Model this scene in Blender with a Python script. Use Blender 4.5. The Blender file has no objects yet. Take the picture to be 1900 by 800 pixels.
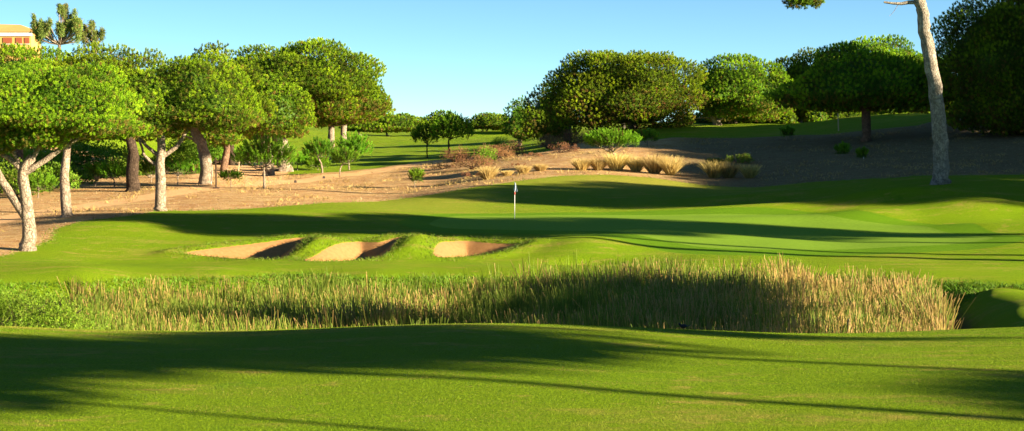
import bpy, bmesh, math, random
import numpy as np
from mathutils import Vector, Matrix
C = bpy.context.scene
COL = C.collection
R = math.radians
# ------------------------------------------------------------------ camera, sky, sun, exposure
ZC = 6.1
FPX = 3000.0
PITCH = math.atan(175.0 / 3000.0)
cam_d = bpy.data.cameras.new('camera'); cam = bpy.data.objects.new('camera', cam_d); COL.objects.link(cam)
cam.location = (0, 0, ZC); cam.rotation_euler = (math.pi / 2 - PITCH, 0, 0)
cam_d.sensor_width = 36; cam_d.lens = 36 * FPX / 1900; cam_d.clip_start = 0.2; cam_d.clip_end = 9000
C.camera = cam
SUN_A = R(24)       # light travels towards (-cos a, +sin a)
SUN_E = R(13.5)
sun_to = Vector((math.cos(SUN_A) * math.cos(SUN_E), -math.sin(SUN_A) * math.cos(SUN_E), math.sin(SUN_E)))
w = bpy.data.worlds.new('World'); C.world = w; w.use_nodes = True
nt = w.node_tree; nt.nodes.clear()
wo = nt.nodes.new('ShaderNodeOutputWorld'); bg = nt.nodes.new('ShaderNodeBackground'); sk = nt.nodes.new('ShaderNodeTexSky')
sk.sky_type = 'NISHITA'; sk.sun_disc = False; sk.sun_elevation = SUN_E
sk.sun_rotation = math.atan2(sun_to.x, sun_to.y)
sk.altitude = 0; sk.air_density = 0.4; sk.dust_density = 0.0; sk.ozone_density = 5.0
tint = nt.nodes.new('ShaderNodeMix'); tint.data_type = 'RGBA'; tint.blend_type = 'MULTIPLY'; tint.inputs[0].default_value = 1.0; tint.inputs[7].default_value = (1.42, 1.24, 0.86, 1)
nt.links.new(sk.outputs[0], tint.inputs[6]); nt.links.new(tint.outputs[2], bg.inputs[0]); bg.inputs[1].default_value = 0.05
nt.links.new(bg.outputs[0], wo.inputs[0])
sd = bpy.data.lights.new('sun', 'SUN'); sd.energy = 5.0; sd.angle = R(0.5); sd.color = (1.0, 0.83, 0.56)
so = bpy.data.objects.new('sun', sd); COL.objects.link(so)
so.rotation_euler = sun_to.to_track_quat('Z', 'Y').to_euler(); so.location = (60, -30, 60)
C.view_settings.view_transform = 'Standard'; C.view_settings.look = 'None'
C.view_settings.exposure = 2.2; C.view_settings.gamma = 1; C.view_settings.use_curve_mapping = False
C.cycles.max_bounces = 6; C.cycles.diffuse_bounces = 3; C.cycles.transparent_max_bounces = 4
C.cycles.sample_clamp_indirect = 6

# ------------------------------------------------------------------ helpers
_cp, _sp = math.cos(PITCH), math.sin(PITCH)
def P(u, v, D):
    """point at world depth D seen at photo pixel u, v (used only to lay the site out)"""
    dy = (400 - v) * _sp + 3000 * _cp
    dz = (400 - v) * _cp - 3000 * _sp
    s = D / dy
    return np.array([(u - 950) * s, D, ZC + dz * s])
def tag(o, label=None, cat=None, group=None, kind=None):
    if label: o['label'] = label
    if cat: o['category'] = cat
    if group: o['group'] = group
    if kind: o['kind'] = kind
    return o
def empty(name, loc, rz=0.0):
    o = bpy.data.objects.new(name, None); COL.objects.link(o)
    o.location = tuple(float(c) for c in loc); o.rotation_euler = (0, 0, rz); o.empty_display_size = 0.3
    return o
class MB:
    """collects triangles and quads, then links ONE mesh"""
    def __init__(s): s.v = []; s.f = []; s.t = []; s.n = 0
    def add(s, verts, faces, tone=0.5):
        verts = np.asarray(verts, dtype=np.float32).reshape(-1, 3); faces = np.asarray(faces, dtype=np.int64)
        s.v.append(verts); s.f.append(faces + s.n)
        t = np.full(len(verts), tone, dtype=np.float32) if np.isscalar(tone) else np.asarray(tone, dtype=np.float32)
        s.t.append(t); s.n += len(verts)
    def box(s, c, size, rz=0.0, tone=0.5):
        x, y, z = [q / 2 for q in size]
        vs = np.array([[-x,-y,-z],[x,-y,-z],[x,y,-z],[-x,y,-z],[-x,-y,z],[x,-y,z],[x,y,z],[-x,y,z]])
        cr, sr = math.cos(rz), math.sin(rz)
        vs = np.stack([vs[:,0]*cr - vs[:,1]*sr, vs[:,0]*sr + vs[:,1]*cr, vs[:,2]], 1) + np.array(c)
        s.add(vs, [[0,3,2,1],[4,5,6,7],[0,1,5,4],[1,2,6,5],[2,3,7,6],[3,0,4,7]], tone)
    def build(s, name, mat, parent=None, smooth=False):
        me = bpy.data.meshes.new(name)
        V = np.concatenate(s.v) if s.v else np.zeros((0, 3), np.float32)
        lt = [np.full(len(f), f.shape[1]) for f in s.f]
        idx = np.concatenate([f.ravel() for f in s.f]); lt = np.concatenate(lt)
        me.vertices.add(len(V)); me.vertices.foreach_set('co', V.astype(np.float32).ravel())
        me.loops.add(len(idx)); me.loops.foreach_set('vertex_index', idx.astype(np.int32))
        me.polygons.add(len(lt)); ls = np.concatenate([[0], np.cumsum(lt)[:-1]])
        me.polygons.foreach_set('loop_start', ls.astype(np.int32)); me.polygons.foreach_set('loop_total', lt.astype(np.int32))
        me.polygons.foreach_set('use_smooth', np.full(len(lt), smooth, dtype=bool))
        a = me.attributes.new('tone', 'FLOAT', 'POINT'); a.data.foreach_set('value', np.concatenate(s.t))
        me.update(calc_edges=True); me.validate()
        me.materials.append(mat)
        o = bpy.data.objects.new(name, me); COL.objects.link(o)
        if parent is not None: o.parent = parent
        return o
def copy_tree(o, parent=None):
    c = o.copy(); COL.objects.link(c); c.parent = parent
    for ch in list(o.children): copy_tree(ch, c)
    return c
def norm(a): return a / (np.linalg.norm(a, axis=-1, keepdims=True) + 1e-9)
def tube(mb, pts, rad, seg=10, tone=0.5, rough=0.0, rng=None, cap=True):
    pts = np.asarray(pts, float); n = len(pts)
    rad = np.broadcast_to(np.asarray(rad, float), (n,)) if np.ndim(rad) else np.full(n, rad)
    tan = norm(np.gradient(pts, axis=0))
    ref = np.array([0.31, 0.93, 0.12]); ref = ref / np.linalg.norm(ref)
    if abs(np.dot(tan[0], ref)) > .9: ref = np.array([1., 0, 0])
    V = []
    for i in range(n):
        a = np.cross(tan[i], ref); a /= np.linalg.norm(a); b = np.cross(tan[i], a)
        th = np.linspace(0, 2 * math.pi, seg, endpoint=False)
        rr = rad[i] * (1 + (rough * rng.normal(size=seg) if rough else 0))
        V.append(pts[i] + (np.cos(th) * rr)[:, None] * a + (np.sin(th) * rr)[:, None] * b)
    V = np.concatenate(V)
    F = []
    for i in range(n - 1):
        for j in range(seg):
            k = (j + 1) % seg
            F.append([i*seg+j, i*seg+k, (i+1)*seg+k, (i+1)*seg+j])
    mb.add(V, F, tone)
    if cap:
        mb.add(np.concatenate([V[-seg:], pts[-1:]]), [[j, (j+1) % seg, seg] for j in range(seg)], tone)
def spline(pts, n):
    pts = np.asarray(pts, float)
    if len(pts) < 3:
        t = np.linspace(0, 1, n)[:, None]; return pts[0] * (1 - t) + pts[-1] * t
    Q = np.concatenate([[2*pts[0]-pts[1]], pts, [2*pts[-1]-pts[-2]]]); out = []
    for t in np.linspace(0, len(pts) - 1 - 1e-6, n):
        i = int(t); f = t - i; a, b, c, d = Q[i], Q[i+1], Q[i+2], Q[i+3]
        out.append(.5*((2*b)+(-a+c)*f+(2*a-5*b+4*c-d)*f*f+(-a+3*b-3*c+d)*f**3))
    return np.array(out)
def vnoise(x, y, seed=0):
    """smooth value noise, numpy"""
    xi = np.floor(x).astype(np.int64); yi = np.floor(y).astype(np.int64); fx = x - xi; fy = y - yi
    fx = fx*fx*(3-2*fx); fy = fy*fy*(3-2*fy)
    def h(a, b):
        n = (a*374761393 + b*668265263 + seed*144665) & 0x7fffffff
        n = ((n ^ (n >> 13)) * 1274126177) & 0x7fffffff
        return ((n ^ (n >> 16)) & 0xffff) / 65535.0
    return (h(xi,yi)*(1-fx)+h(xi+1,yi)*fx)*(1-fy) + (h(xi,yi+1)*(1-fx)+h(xi+1,yi+1)*fx)*fy
def sstep(a, b, x):
    t = np.clip((x - a) / (b - a), 0, 1); return t*t*(3-2*t)

# ------------------------------------------------------------------ materials
def new_mat(name):
    m = bpy.data.materials.new(name); m.use_nodes = True; m.node_tree.nodes.clear(); return m, m.node_tree
class G:
    def __init__(s, nt): s.nt = nt
    def n(s, t, **k):
        o = s.nt.nodes.new(t)
        for a, b in k.items(): setattr(o, a, b)
        return o
    def l(s, a, b): s.nt.links.new(a, b)
    def noise(s, vec, scale, detail=3, rough=.5, dist=0.0):
        o = s.n('ShaderNodeTexNoise'); o.inputs['Scale'].default_value = scale; o.inputs['Detail'].default_value = detail
        o.inputs['Roughness'].default_value = rough; o.inputs['Distortion'].default_value = dist
        if vec is not None: s.l(vec, o.inputs['Vector'])
        return o.outputs['Fac']
    def math(s, op, a, b=None, clamp=False):
        o = s.n('ShaderNodeMath', operation=op); o.use_clamp = clamp
        for i, q in enumerate((a, b)):
            if q is None: continue
            if isinstance(q, (int, float)): o.inputs[i].default_value = q
            else: s.l(q, o.inputs[i])
        return o.outputs[0]
    def mapr(s, a, x0, x1, y0=0.0, y1=1.0, smooth=True):
        o = s.n('ShaderNodeMapRange'); o.interpolation_type = 'SMOOTHSTEP' if smooth else 'LINEAR'
        s.l(a, o.inputs['Value'])
        for k, q in zip(('From Min', 'From Max', 'To Min', 'To Max'), (x0, x1, y0, y1)): o.inputs[k].default_value = q
        return o.outputs['Result']
    def mix(s, f, a, b, mode='MIX'):
        o = s.n('ShaderNodeMix', data_type='RGBA', blend_type=mode)
        for i, q in ((0, f), (6, a), (7, b)):
            if isinstance(q, (int, float)): o.inputs[i].default_value = q
            elif isinstance(q, tuple): o.inputs[i].default_value = (*q, 1) if len(q) == 3 else q
            else: s.l(q, o.inputs[i])
        return o.outputs[2]
    def ramp(s, f, stops):
        o = s.n('ShaderNodeValToRGB'); cr = o.color_ramp
        while len(cr.elements) < len(stops): cr.elements.new(.5)
        for e, (p, c) in zip(cr.elements, stops): e.position = p; e.color = (*c, 1)
        s.l(f, o.inputs[0]); return o.outputs[0]
    def attr(s, name): o = s.n('ShaderNodeAttribute'); o.attribute_name = name; return o.outputs['Fac']
    def objco(s): return s.n('ShaderNodeTexCoord').outputs['Object']
    def scale(s, vec, sc):
        o = s.n('ShaderNodeMapping'); s.l(vec, o.inputs[0]); o.inputs['Scale'].default_value = sc; return o.outputs[0]
    def out(s, col, rough=.9, bump=None, bstr=.3, bdist=.05, spec=.2, transl=0.0, tcol=None):
        p = s.n('ShaderNodeBsdfPrincipled'); o = s.n('ShaderNodeOutputMaterial')
        if isinstance(col, tuple): p.inputs['Base Color'].default_value = (*col, 1)
        else: s.l(col, p.inputs['Base Color'])
        p.inputs['Roughness'].default_value = rough; p.inputs['Specular IOR Level'].default_value = spec
        if bump is not None:
            b = s.n('ShaderNodeBump'); b.inputs['Strength'].default_value = bstr; b.inputs['Distance'].default_value = bdist
            s.l(bump, b.inputs['Height']); s.l(b.outputs[0], p.inputs['Normal'])
        if transl > 0:
            t = s.n('ShaderNodeBsdfTranslucent'); mx = s.n('ShaderNodeMixShader'); mx.inputs[0].default_value = transl
            c = tcol if tcol is not None else col
            if isinstance(c, tuple): t.inputs[0].default_value = (*c, 1)
            else: s.l(c, t.inputs[0])
            s.l(p.outputs[0], mx.inputs[1]); s.l(t.outputs[0], mx.inputs[2]); s.l(mx.outputs[0], o.inputs[0])
        else: s.l(p.outputs[0], o.inputs[0])
        return p
def mat_leaf(name, stops, rough=.6, transl=.3, spec=.15, objvar=.25):
    m, nt = new_mat(name); g = G(nt)
    c = g.ramp(g.attr('tone'), stops)
    oi = g.n('ShaderNodeObjectInfo').outputs['Random']
    nz = g.noise(g.objco(), .45, 2)
    val = g.math('ADD', g.mapr(nz, .3, .7, 1 - objvar, 1 + objvar), g.mapr(oi, 0, 1, -.16, .16))
    hs = g.n('ShaderNodeHueSaturation'); g.l(c, hs.inputs['Color']); g.l(val, hs.inputs['Value'])
    g.l(g.mapr(oi, 0, 1, .488, .512), hs.inputs['Hue'])
    g.out(hs.outputs[0], rough, spec=spec, transl=transl)
    return m
def mat_plain(name, col, rough=.7, bump_scale=None, var=.15, bstr=.3, bdist=.01, spec=.3, metallic=0.0):
    m, nt = new_mat(name); g = G(nt); oc = g.objco()
    n1 = g.noise(oc, bump_scale or 8, 4)
    a = tuple(q * (1 - var) for q in col); b = tuple(min(1, q * (1 + var)) for q in col)
    p = g.out(g.mix(n1, a, b), rough, n1, bstr, bdist, spec); p.inputs['Metallic'].default_value = metallic
    return m
def mat_bark(name, light, dark, sc=7.0):
    m, nt = new_mat(name); g = G(nt); oc = g.objco()
    nv = g.n('ShaderNodeTexNoise'); nv.inputs['Scale'].default_value = 3.5; nv.inputs['Detail'].default_value = 3; g.l(oc, nv.inputs['Vector'])
    va = g.n('ShaderNodeVectorMath', operation='MULTIPLY_ADD'); g.l(nv.outputs['Color'], va.inputs[0]); va.inputs[1].default_value = (.55, .55, .55); g.l(oc, va.inputs[2]); sv = g.scale(va.outputs[0], (1, 1, .38))
    vo = g.n('ShaderNodeTexVoronoi'); vo.feature = 'DISTANCE_TO_EDGE'; vo.inputs['Scale'].default_value = sc; g.l(sv, vo.inputs['Vector'])
    crack = g.mapr(vo.outputs['Distance'], -.02, .16)
    n1 = g.noise(oc, 2.2, 4); n2 = g.noise(oc, 22, 3)
    c = g.mix(g.mapr(n1, .3, .7), light, tuple(q * .55 for q in light))
    c = g.mix(g.math('MULTIPLY', g.math('SUBTRACT', 1.0, crack), .8), c, dark)
    c = g.mix(g.mapr(n2, .35, .75, 0, .7), c, tuple(q * .45 for q in light))
    h = g.math('ADD', crack, g.math('MULTIPLY', n2, .5))
    g.out(c, .95, h, .9, .05, .1)
    return m
M = {}
M['pine'] = mat_leaf('pine_needles', [(0, (.26,.14,.04)), (.22, (.20,.18,.03)), (.36, (.045,.10,.008)), (.60, (.19,.335,.010)), (.85, (.36,.50,.016)), (1, (.52,.64,.024))], transl=.26)
M['young'] = mat_leaf('young_pine_needles', [(0, (.22,.13,.04)), (.3, (.07,.17,.012)), (.65, (.17,.36,.016)), (1, (.28,.48,.03))])
M['olive'] = mat_leaf('grey_green_needles', [(0, (.3,.17,.07)), (.3, (.10,.14,.04)), (.7, (.20,.27,.05)), (1, (.34,.38,.08))])
M['bush'] = mat_leaf('bush_leaves', [(0, (.16,.16,.03)), (.5, (.11,.24,.014)), (1, (.26,.42,.03))])
M['heath'] = mat_leaf('dry_heath', [(0, (.10,.055,.035)), (.5, (.26,.12,.06)), (1, (.32,.19,.08))])
M['straw'] = mat_leaf('straw_blades', [(0, (.10,.11,.03)), (.4, (.38,.29,.09)), (1, (.66,.52,.20))], objvar=.1)
M['reed'] = mat_leaf('reed_blades', [(0, (.02,.035,.01)), (.25, (.045,.10,.014)), (.5, (.13,.23,.022)), (.7, (.28,.28,.05)), (.88, (.40,.29,.08)), (1, (.48,.34,.13))], objvar=.15)
M['grassblade'] = mat_leaf('rough_grass_blades', [(0, (.15,.11,.035)), (.5, (.10,.21,.012)), (1, (.17,.29,.02))])
M['lawnblade_plain'] = mat_leaf('lawn_blades', [(0, (.30,.22,.07)), (.3, (.08,.17,.006)), (.7, (.14,.26,.008)), (1, (.24,.34,.02))], transl=.25)
M['bark_pale'] = mat_bark('pale_pine_bark', (.46,.37,.28), (.13,.08,.055))
M['bark_red'] = mat_bark('reddish_pine_bark', (.32,.20,.13), (.09,.05,.035))
M['bark_tall'] = mat_bark('grey_brown_bark', (.43,.38,.31), (.10,.075,.055), 6)
M['bark_dark'] = mat_bark('dark_bark', (.10,.07,.05), (.03,.02,.015))

# ------------------------------------------------------------------ terrain
CP = []   # x, y, z
def cz(u, D, z): CP.append(((u - 950) / 3000 * D, D, z))
def cv(u, v, D):
    p = P(u, v, D); CP.append((p[0], p[1], p[2]))
for u in (-900, 0, 500, 950, 1400, 1900, 2800):
    cz(u, 8, 3.35); cz(u, 14, 3.3)
# crest of the near rise, and its far side down to the pond
for u, v, D in ((-400,600,27),(0,606,26),(150,616,25),(300,622,24.5),(450,621,24.5),(600,614,24.5),(780,606,25),(950,603,25.5),(1130,608,25.5),(1300,617,25),(1500,623,25),(1650,619,26),(1780,611,27),(1900,606,29),(2200,600,31)):
    cv(u, v, D)
for u in (-400, 0, 300, 600, 950, 1250, 1500, 1900, 2300): cz(u, 19, 3.22 if u != 950 else 3.28)
for u in (0, 300, 600, 950, 1300, 1550): cz(u, 31, 1.95); cz(u, 37, .4); cz(u, 43, -1.3)
cz(1700, 36, 1.0); cz(1680, 43, -1.0)
for u in (200, 500, 800, 1100, 1400, 1640): cz(u, 48, -2.75); cz(u, 56, -2.8)
for u in (300, 600, 950, 1300, 1600): cz(u, 62, -2.6)
cz(0, 36, 1.1); cz(0, 44, -.4); cz(60, 50, -1.3); cz(0, 56, -1.1); cz(-400, 45, 0); cz(-400, 58, -.3)
cv(1900,596,45); cv(1880,575,54); cv(1850,552,61); cv(1900,540,64); cv(1900,515,68); cz(1795, 46, -1.2); cz(1845, 45, -.2); cz(1790, 56, -1.5); cz(1730, 62, -1.9); cz(1850, 60, -.6); cz(1835, 56.5, -.75)
cz(2200, 45, .4); cz(2200, 60, -.2); cz(2100,34,1.6); cz(2030,50,-.02); cz(2040,55,-.38); cz(2250,52,-.2); cz(1969,53,-.3); cz(1990,60,-.5); cz(1990,46,.3)
# far bank
for u, v, D in ((0,520,67),(150,522,67),(400,518,68.5),(700,510,69.5),(950,505,70),(1250,500,70.5),(1500,508,70),(1700,522,68),(1840,532,62)): cv(u, v, D)
for u in (150, 400, 700, 950, 1250, 1500, 1700): cz(u, 65.5, -1.7)
for u, v, D in ((0,482,76),(200,490,76),(400,486,77),(600,487,77.5),(800,487,78),(1000,492,76.5),(1200,483,77),(1500,478,77),(1750,480,76),(1900,480,75),(2300,470,75),(-300,480,76)): cv(u, v, D)
# slope to the green
for u, v, D in ((120,428,89),(300,432,88),(520,436,87),(800,430,89),(1000,432,88.5),(1200,438,86),(1450,450,84),(1700,445,85),(1900,440,84),(50,462,81),(-200,440,85)): cv(u, v, D)
for u, v, D in ((300,398,99),(500,397,100),(700,400,99),(900,402,99.5),(1200,402,100),(1500,408,98),(1700,412,96),(1900,405,95)): cv(u, v, D)
cv(500,384,106); cv(640,380,108); cv(350,392,103)
# mound behind the green
for u, v, D in ((720,377,112),(790,362,115),(870,346,118),(960,334,121),(1050,325,124),(1130,322,125),(1210,328,124),(1320,344,121),(1400,346,119),(1500,338,119),(1620,330,116),(1750,330,110),(1900,327,109)): cv(u, v, D)
for u, v, D in ((900,385,106),(1130,380,107),(1130,350,115),(1350,375,107),(1550,365,106),(1750,350,103),(1900,352,102),(1600,392,99),(1800,385,98)): cv(u, v, D)
# behind the mound: bare ground rising to the ridge
for u, v, D in ((800,345,128),(950,322,131),(1100,305,136),(1250,320,131),(1000,290,148),(1100,264,165),(1200,240,178),(1300,243,176),(1400,240,176),(1500,240,172),(1600,232,168),(1700,222,166),(1770,217,165),(1900,232,155),(1200,290,143),(1400,300,138),(1500,285,142),(1650,285,136),(1650,255,152),(1850,280,130),(1900,300,120),(2100,215,155),(2300,300,110),(1780,310,118),(1400,262,158)): cv(u, v, D)
for u in (1200, 1500, 1750, 2100): cz(u, 210, 5.6 if u < 1700 else 6.8); cz(u, 300, 5.5)
# left side: path and bare ground
for u, v, D in ((0,435,90),(0,412,97),(120,400,99),(0,390,106),(200,382,110),(300,362,117),(400,350,127),(560,335,138),(700,318,152),(800,303,165),(620,350,127),(460,362,118),(100,370,117),(0,350,130),(200,345,132),(100,335,145),(300,330,145),(400,325,146),(-300,400,100),(-300,340,140)): cv(u, v, D)
# distant fairway
for u, v, D in ((550,312,165),(700,300,185),(850,290,190),(560,285,225),(700,282,235),(850,278,235),(950,272,235),(980,282,190),(600,262,320),(700,262,320),(900,258,320),(650,251,430),(850,250,430),(1000,252,400),(300,290,230),(0,280,250),(1000,262,260)): cv(u, v, D)
cz(950, 600, 2.6); cz(300, 600, 3.5); cz(1600, 600, 4); cz(-600, 600, 8)
# hill behind the left trees
cz(60, 300, 15.5); cz(-150, 300, 17); cz(130, 260, 11); cz(300, 300, 5); cz(0, 190, 3.5); cz(0, 230, 8); cz(-500, 260, 15); cz(100, 400, 16); cz(-200, 500, 14)
CP = np.array(CP)
def warp(x, y):
    yy = np.maximum(y, 8.0)
    a = np.clip(x / (yy + 12) * 3.3, -2.2, 2.2)
    return a, np.log(np.minimum(yy, 700) + 12) * 2.1
def _phi(r2): return np.where(r2 > 1e-12, .5 * r2 * np.log(np.maximum(r2, 1e-12)), 0)
_a, _b = warp(CP[:, 0], CP[:, 1]); _n = len(CP)
_K = _phi((_a[:, None] - _a) ** 2 + (_b[:, None] - _b) ** 2) + np.eye(_n) * .0015
_Pm = np.stack([np.ones(_n), _a, _b], 1)
_A = np.block([[_K, _Pm], [_Pm.T, np.zeros((3, 3))]])
_W = np.linalg.solve(_A, np.concatenate([CP[:, 2], np.zeros(3)]))
def base_h(x, y):
    x = np.asarray(x, float); y = np.asarray(y, float); sh = x.shape; x = x.ravel(); y = y.ravel()
    a, b = warp(x, y); o = np.empty(len(x))
    for i in range(0, len(x), 60000):
        s = slice(i, i + 60000)
        o[s] = _phi((a[s, None] - _a) ** 2 + (b[s, None] - _b) ** 2) @ _W[:_n] + _W[_n] + a[s] * _W[_n+1] + b[s] * _W[_n+2]
    return np.clip(o, -3.2, 22).reshape(sh)
def ray_ground(u, v, d0, d1, hf=base_h):
    """march the photo ray u, v over the terrain between the depths d0 and d1"""
    D = np.linspace(d0, d1, 500); p0 = P(u, v, 1.0) - np.array([0, 0, ZC])
    x = p0[0] * D; z = ZC + p0[2] * D; h = hf(x, D); k = np.argmax(z <= h)
    if z[k] > h[k]: k = int(np.argmin(z - h))
    return np.array([x[k], D[k], h[k]])
def poly(pts, d0, d1): return np.array([ray_ground(u, v, d0, d1)[:2] for u, v in pts])
def sdist(x, y, pl):
    """signed distance to a polygon, positive inside"""
    sh = x.shape; x = x.ravel(); y = y.ravel(); d = np.full(len(x), 1e9); ins = np.zeros(len(x), bool)
    for i in range(len(pl)):
        ax, ay = pl[i - 1]; bx, by = pl[i]; ex, ey = bx - ax, by - ay
        t = np.clip(((x-ax)*ex + (y-ay)*ey) / (ex*ex+ey*ey+1e-9), 0, 1)
        d = np.minimum(d, np.hypot(x-ax-t*ex, y-ay-t*ey))
        c = ((ay > y) != (by > y)) & (x < (bx-ax)*(y-ay)/((by-ay) if by != ay else 1e-9) + ax); ins ^= c
    return np.where(ins, d, -d).reshape(sh)
def smooth_poly(pl, n=6):
    Q = np.concatenate([pl[-2:], pl, pl[:3]]); out = []
    for i in range(2, len(pl) + 2):
        a, b, c, d = Q[i-1], Q[i], Q[i+1], Q[i+2]
        for f in np.linspace(0, 1, n, endpoint=False): out.append(.5*((2*b)+(-a+c)*f+(2*a-5*b+4*c-d)*f*f+(-a+3*b-3*c+d)*f**3))
    return np.array(out)
def dstrip(x, y, pts, wd):
    sh = x.shape; x = x.ravel(); y = y.ravel(); d = np.full(len(x), 1e9)
    for i in range(1, len(pts)):
        ax, ay = pts[i-1][:2]; bx, by = pts[i][:2]; ex, ey = bx-ax, by-ay
        t = np.clip(((x-ax)*ex+(y-ay)*ey)/(ex*ex+ey*ey+1e-9), 0, 1); d = np.minimum(d, np.hypot(x-ax-t*ex, y-ay-t*ey))
    return (wd - d).reshape(sh)
# outlines, laid out on the base terrain
BUNK = [smooth_poly(poly(q, 72, 100)) for q in (
    [(340,471),(380,464),(440,458),(505,452),(555,448),(572,450),(556,463),(545,474),(520,482),(470,481),(410,477)],
    [(562,486),(600,476),(640,466),(668,461),(705,464),(730,460),(750,453),(735,468),(706,481),(650,487)],
    [(806,480),(812,466),(830,455),(865,450),(905,453),(950,456),(968,459),(940,467),(900,475),(845,480)])]
GREEN = smooth_poly(poly([(800,414),(850,403),(1000,400),(1200,400),(1420,402),(1560,412),(1700,426),(1840,440),(1780,452),(1640,459),(1450,462),(1320,458),(1220,446),(1120,432),(950,427),(820,424)], 80, 108))
FRINGE = smooth_poly(poly([(740,414),(830,399),(1000,395),(1200,395),(1440,396),(1620,408),(1780,422),(1900,438),(1860,456),(1700,468),(1450,473),(1280,468),(1160,454),(1050,440),(950,433),(800,431)], 78, 110))
BARE_L = poly([(-300,500),(0,478),(60,462),(95,445),(100,432),(150,420),(260,402),(320,394),(440,389),(560,382),(720,374),(800,362),(860,350),(930,340)], 70, 125)
BARE_L = np.concatenate([BARE_L, poly([(1040,326),(1130,323),(1210,329),(1300,343)], 118, 130), poly([(1400,348),(1500,339),(1620,331),(1700,333),(1760,332),(1830,329),(1900,327),(2300,325)], 104, 125),
    np.array([[95,125],[110,160],[70,170],[45,164]]), poly([(1700,232),(1600,242),(1500,250),(1380,256),(1250,254),(1150,268),(1085,262)], 130, 185),
    poly([(990,284),(900,290),(830,296),(700,312),(620,320),(560,324),(500,325)], 130, 215), poly([(455,318),(430,300),(350,302)], 130, 200), np.array([[-60,190],[-90,160],[-60,100]])])
PATHP = [ray_ground(u, v, 85, 210) for u, v in ((-260,446),(-100,424),(0,408),(100,391),(200,377),(300,363),(400,349),(500,340),(600,330),(700,317),(780,306),(840,297))]
PATHC = spline([p for p in PATHP], 60)
DIRT2 = [ray_ground(u, v, 100, 220) for u, v in ((400,345),(440,330),(455,318),(440,306),(400,300))]
def height(x, y):
    h = base_h(x, y)
    near = (x > -30) & (x < 10) & (y > 68) & (y < 95)
    if near.any():
        xs, ys = x[near], y[near]; add = np.zeros(len(xs))
        for k, b in enumerate(BUNK):
            s = sdist(xs, ys, b)
            add -= .68 * sstep(-.15, 1.5, s)
            add += .18 * np.exp(-((s + .7) / .8) ** 2) * sstep(78.5, 80.5, ys)
        h[near] += add
    # noses, hummocks and ridges
    for cx, cy, sx, sy, rz, a in MOUNDS:
        c, s = math.cos(rz), math.sin(rz); dx, dy = x - cx, y - cy
        e = (dx*c + dy*s) ** 2 / sx**2 + (-dx*s + dy*c) ** 2 / sy**2
        h += a * np.exp(-e)
    amp = sstep(125, 135, y) * .16 + .03
    h += (vnoise(x * .35, y * .35, 3) - .5) * amp + (vnoise(x * .12, y * .09, 5) - .5) * .25 * sstep(20, 40, y)
    return h
def gp(u, v, d0, d1): return ray_ground(u, v, d0, d1)
def mound(u, v, d0, d1, sx, sy, rz, a):
    p = gp(u, v, d0, d1); return (p[0], p[1], sx, sy, R(rz), a)
MOUNDS = [mound(605,464,72,95, 1.6,2.6,30,.34), mound(760,464,72,95, 2.0,2.8,28,.42), mound(1075,462,72,95, 2.6,3.2,0,.5), mound(1085,484,70,95, 1.5,.8,-10,-.45),
    mound(500,400,90,110, 7,3.5,5,.35), mound(250,420,85,105, 4,3,0,.3),
    mound(1500,388,90,110, 9,1.6,-4,.42), mound(1700,372,90,110, 5,1.3,-18,.5), mound(1650,405,85,105, 9,1.4,-6,.4), mound(1820,392,85,105, 5,1.3,-25,.55), mound(1400,372,95,112, 7,1.5,0,.3), mound(1850,425,80,100, 6,1.2,-20,.35),
    mound(1560,352,100,115, 10,3,0,.35), mound(940,252,280,420, 16,9,0,1.3), mound(760,265,230,400, 25,9,0,.5), mound(1240,240,165,185,8,5,0,.4), mound(1650,218,160,180,10,5,0,.6),
    mound(900,610,20,30, 4,3,0,.06)]
# grid: rows in depth, columns fanning out so that cells stay small where they are seen
ys = np.concatenate([np.linspace(-90, 6, 25), np.arange(8, 30, .22), np.arange(30, 70, .4), np.arange(70, 132, .26), np.arange(132, 200, .55), np.geomspace(200, 700, 110), np.geomspace(740, 6000, 14)])
sc_ = np.linspace(-.36, .36, 640); so_ = np.geomspace(.01, 3.2, 34)
ss = np.concatenate([-(.36 + so_)[::-1], sc_, .36 + so_])
wy = np.where(ys < 8, 22.0, ys + 12.0)
GX = ss[None, :] * wy[:, None]; GY = np.repeat(ys[:, None], len(ss), 1)
GZ = height(GX.ravel().copy(), GY.ravel().copy()).reshape(GX.shape)
nr, nc = GX.shape
def zat(x, y):
    """height of the built terrain mesh at x, y"""
    j = int(np.clip(np.searchsorted(ys, y) - 1, 0, nr - 2)); fy = (y - ys[j]) / (ys[j+1] - ys[j])
    wv = wy[j] * (1 - fy) + wy[j+1] * fy; s = x / wv
    i = int(np.clip(np.searchsorted(ss, s) - 1, 0, nc - 2)); fx = (s - ss[i]) / (ss[i+1] - ss[i])
    return float((GZ[j,i]*(1-fx)+GZ[j,i+1]*fx)*(1-fy) + (GZ[j+1,i]*(1-fx)+GZ[j+1,i+1]*fx)*fy)
def zats(x, y):
    j = np.clip(np.searchsorted(ys, y) - 1, 0, nr - 2); fy = (y - ys[j]) / (ys[j+1] - ys[j])
    wv = wy[j] * (1 - fy) + wy[j+1] * fy; s = x / wv
    i = np.clip(np.searchsorted(ss, s) - 1, 0, nc - 2); fx = (s - ss[i]) / (ss[i+1] - ss[i])
    return (GZ[j,i]*(1-fx)+GZ[j,i+1]*fx)*(1-fy) + (GZ[j+1,i]*(1-fx)+GZ[j+1,i+1]*fx)*fy
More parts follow.
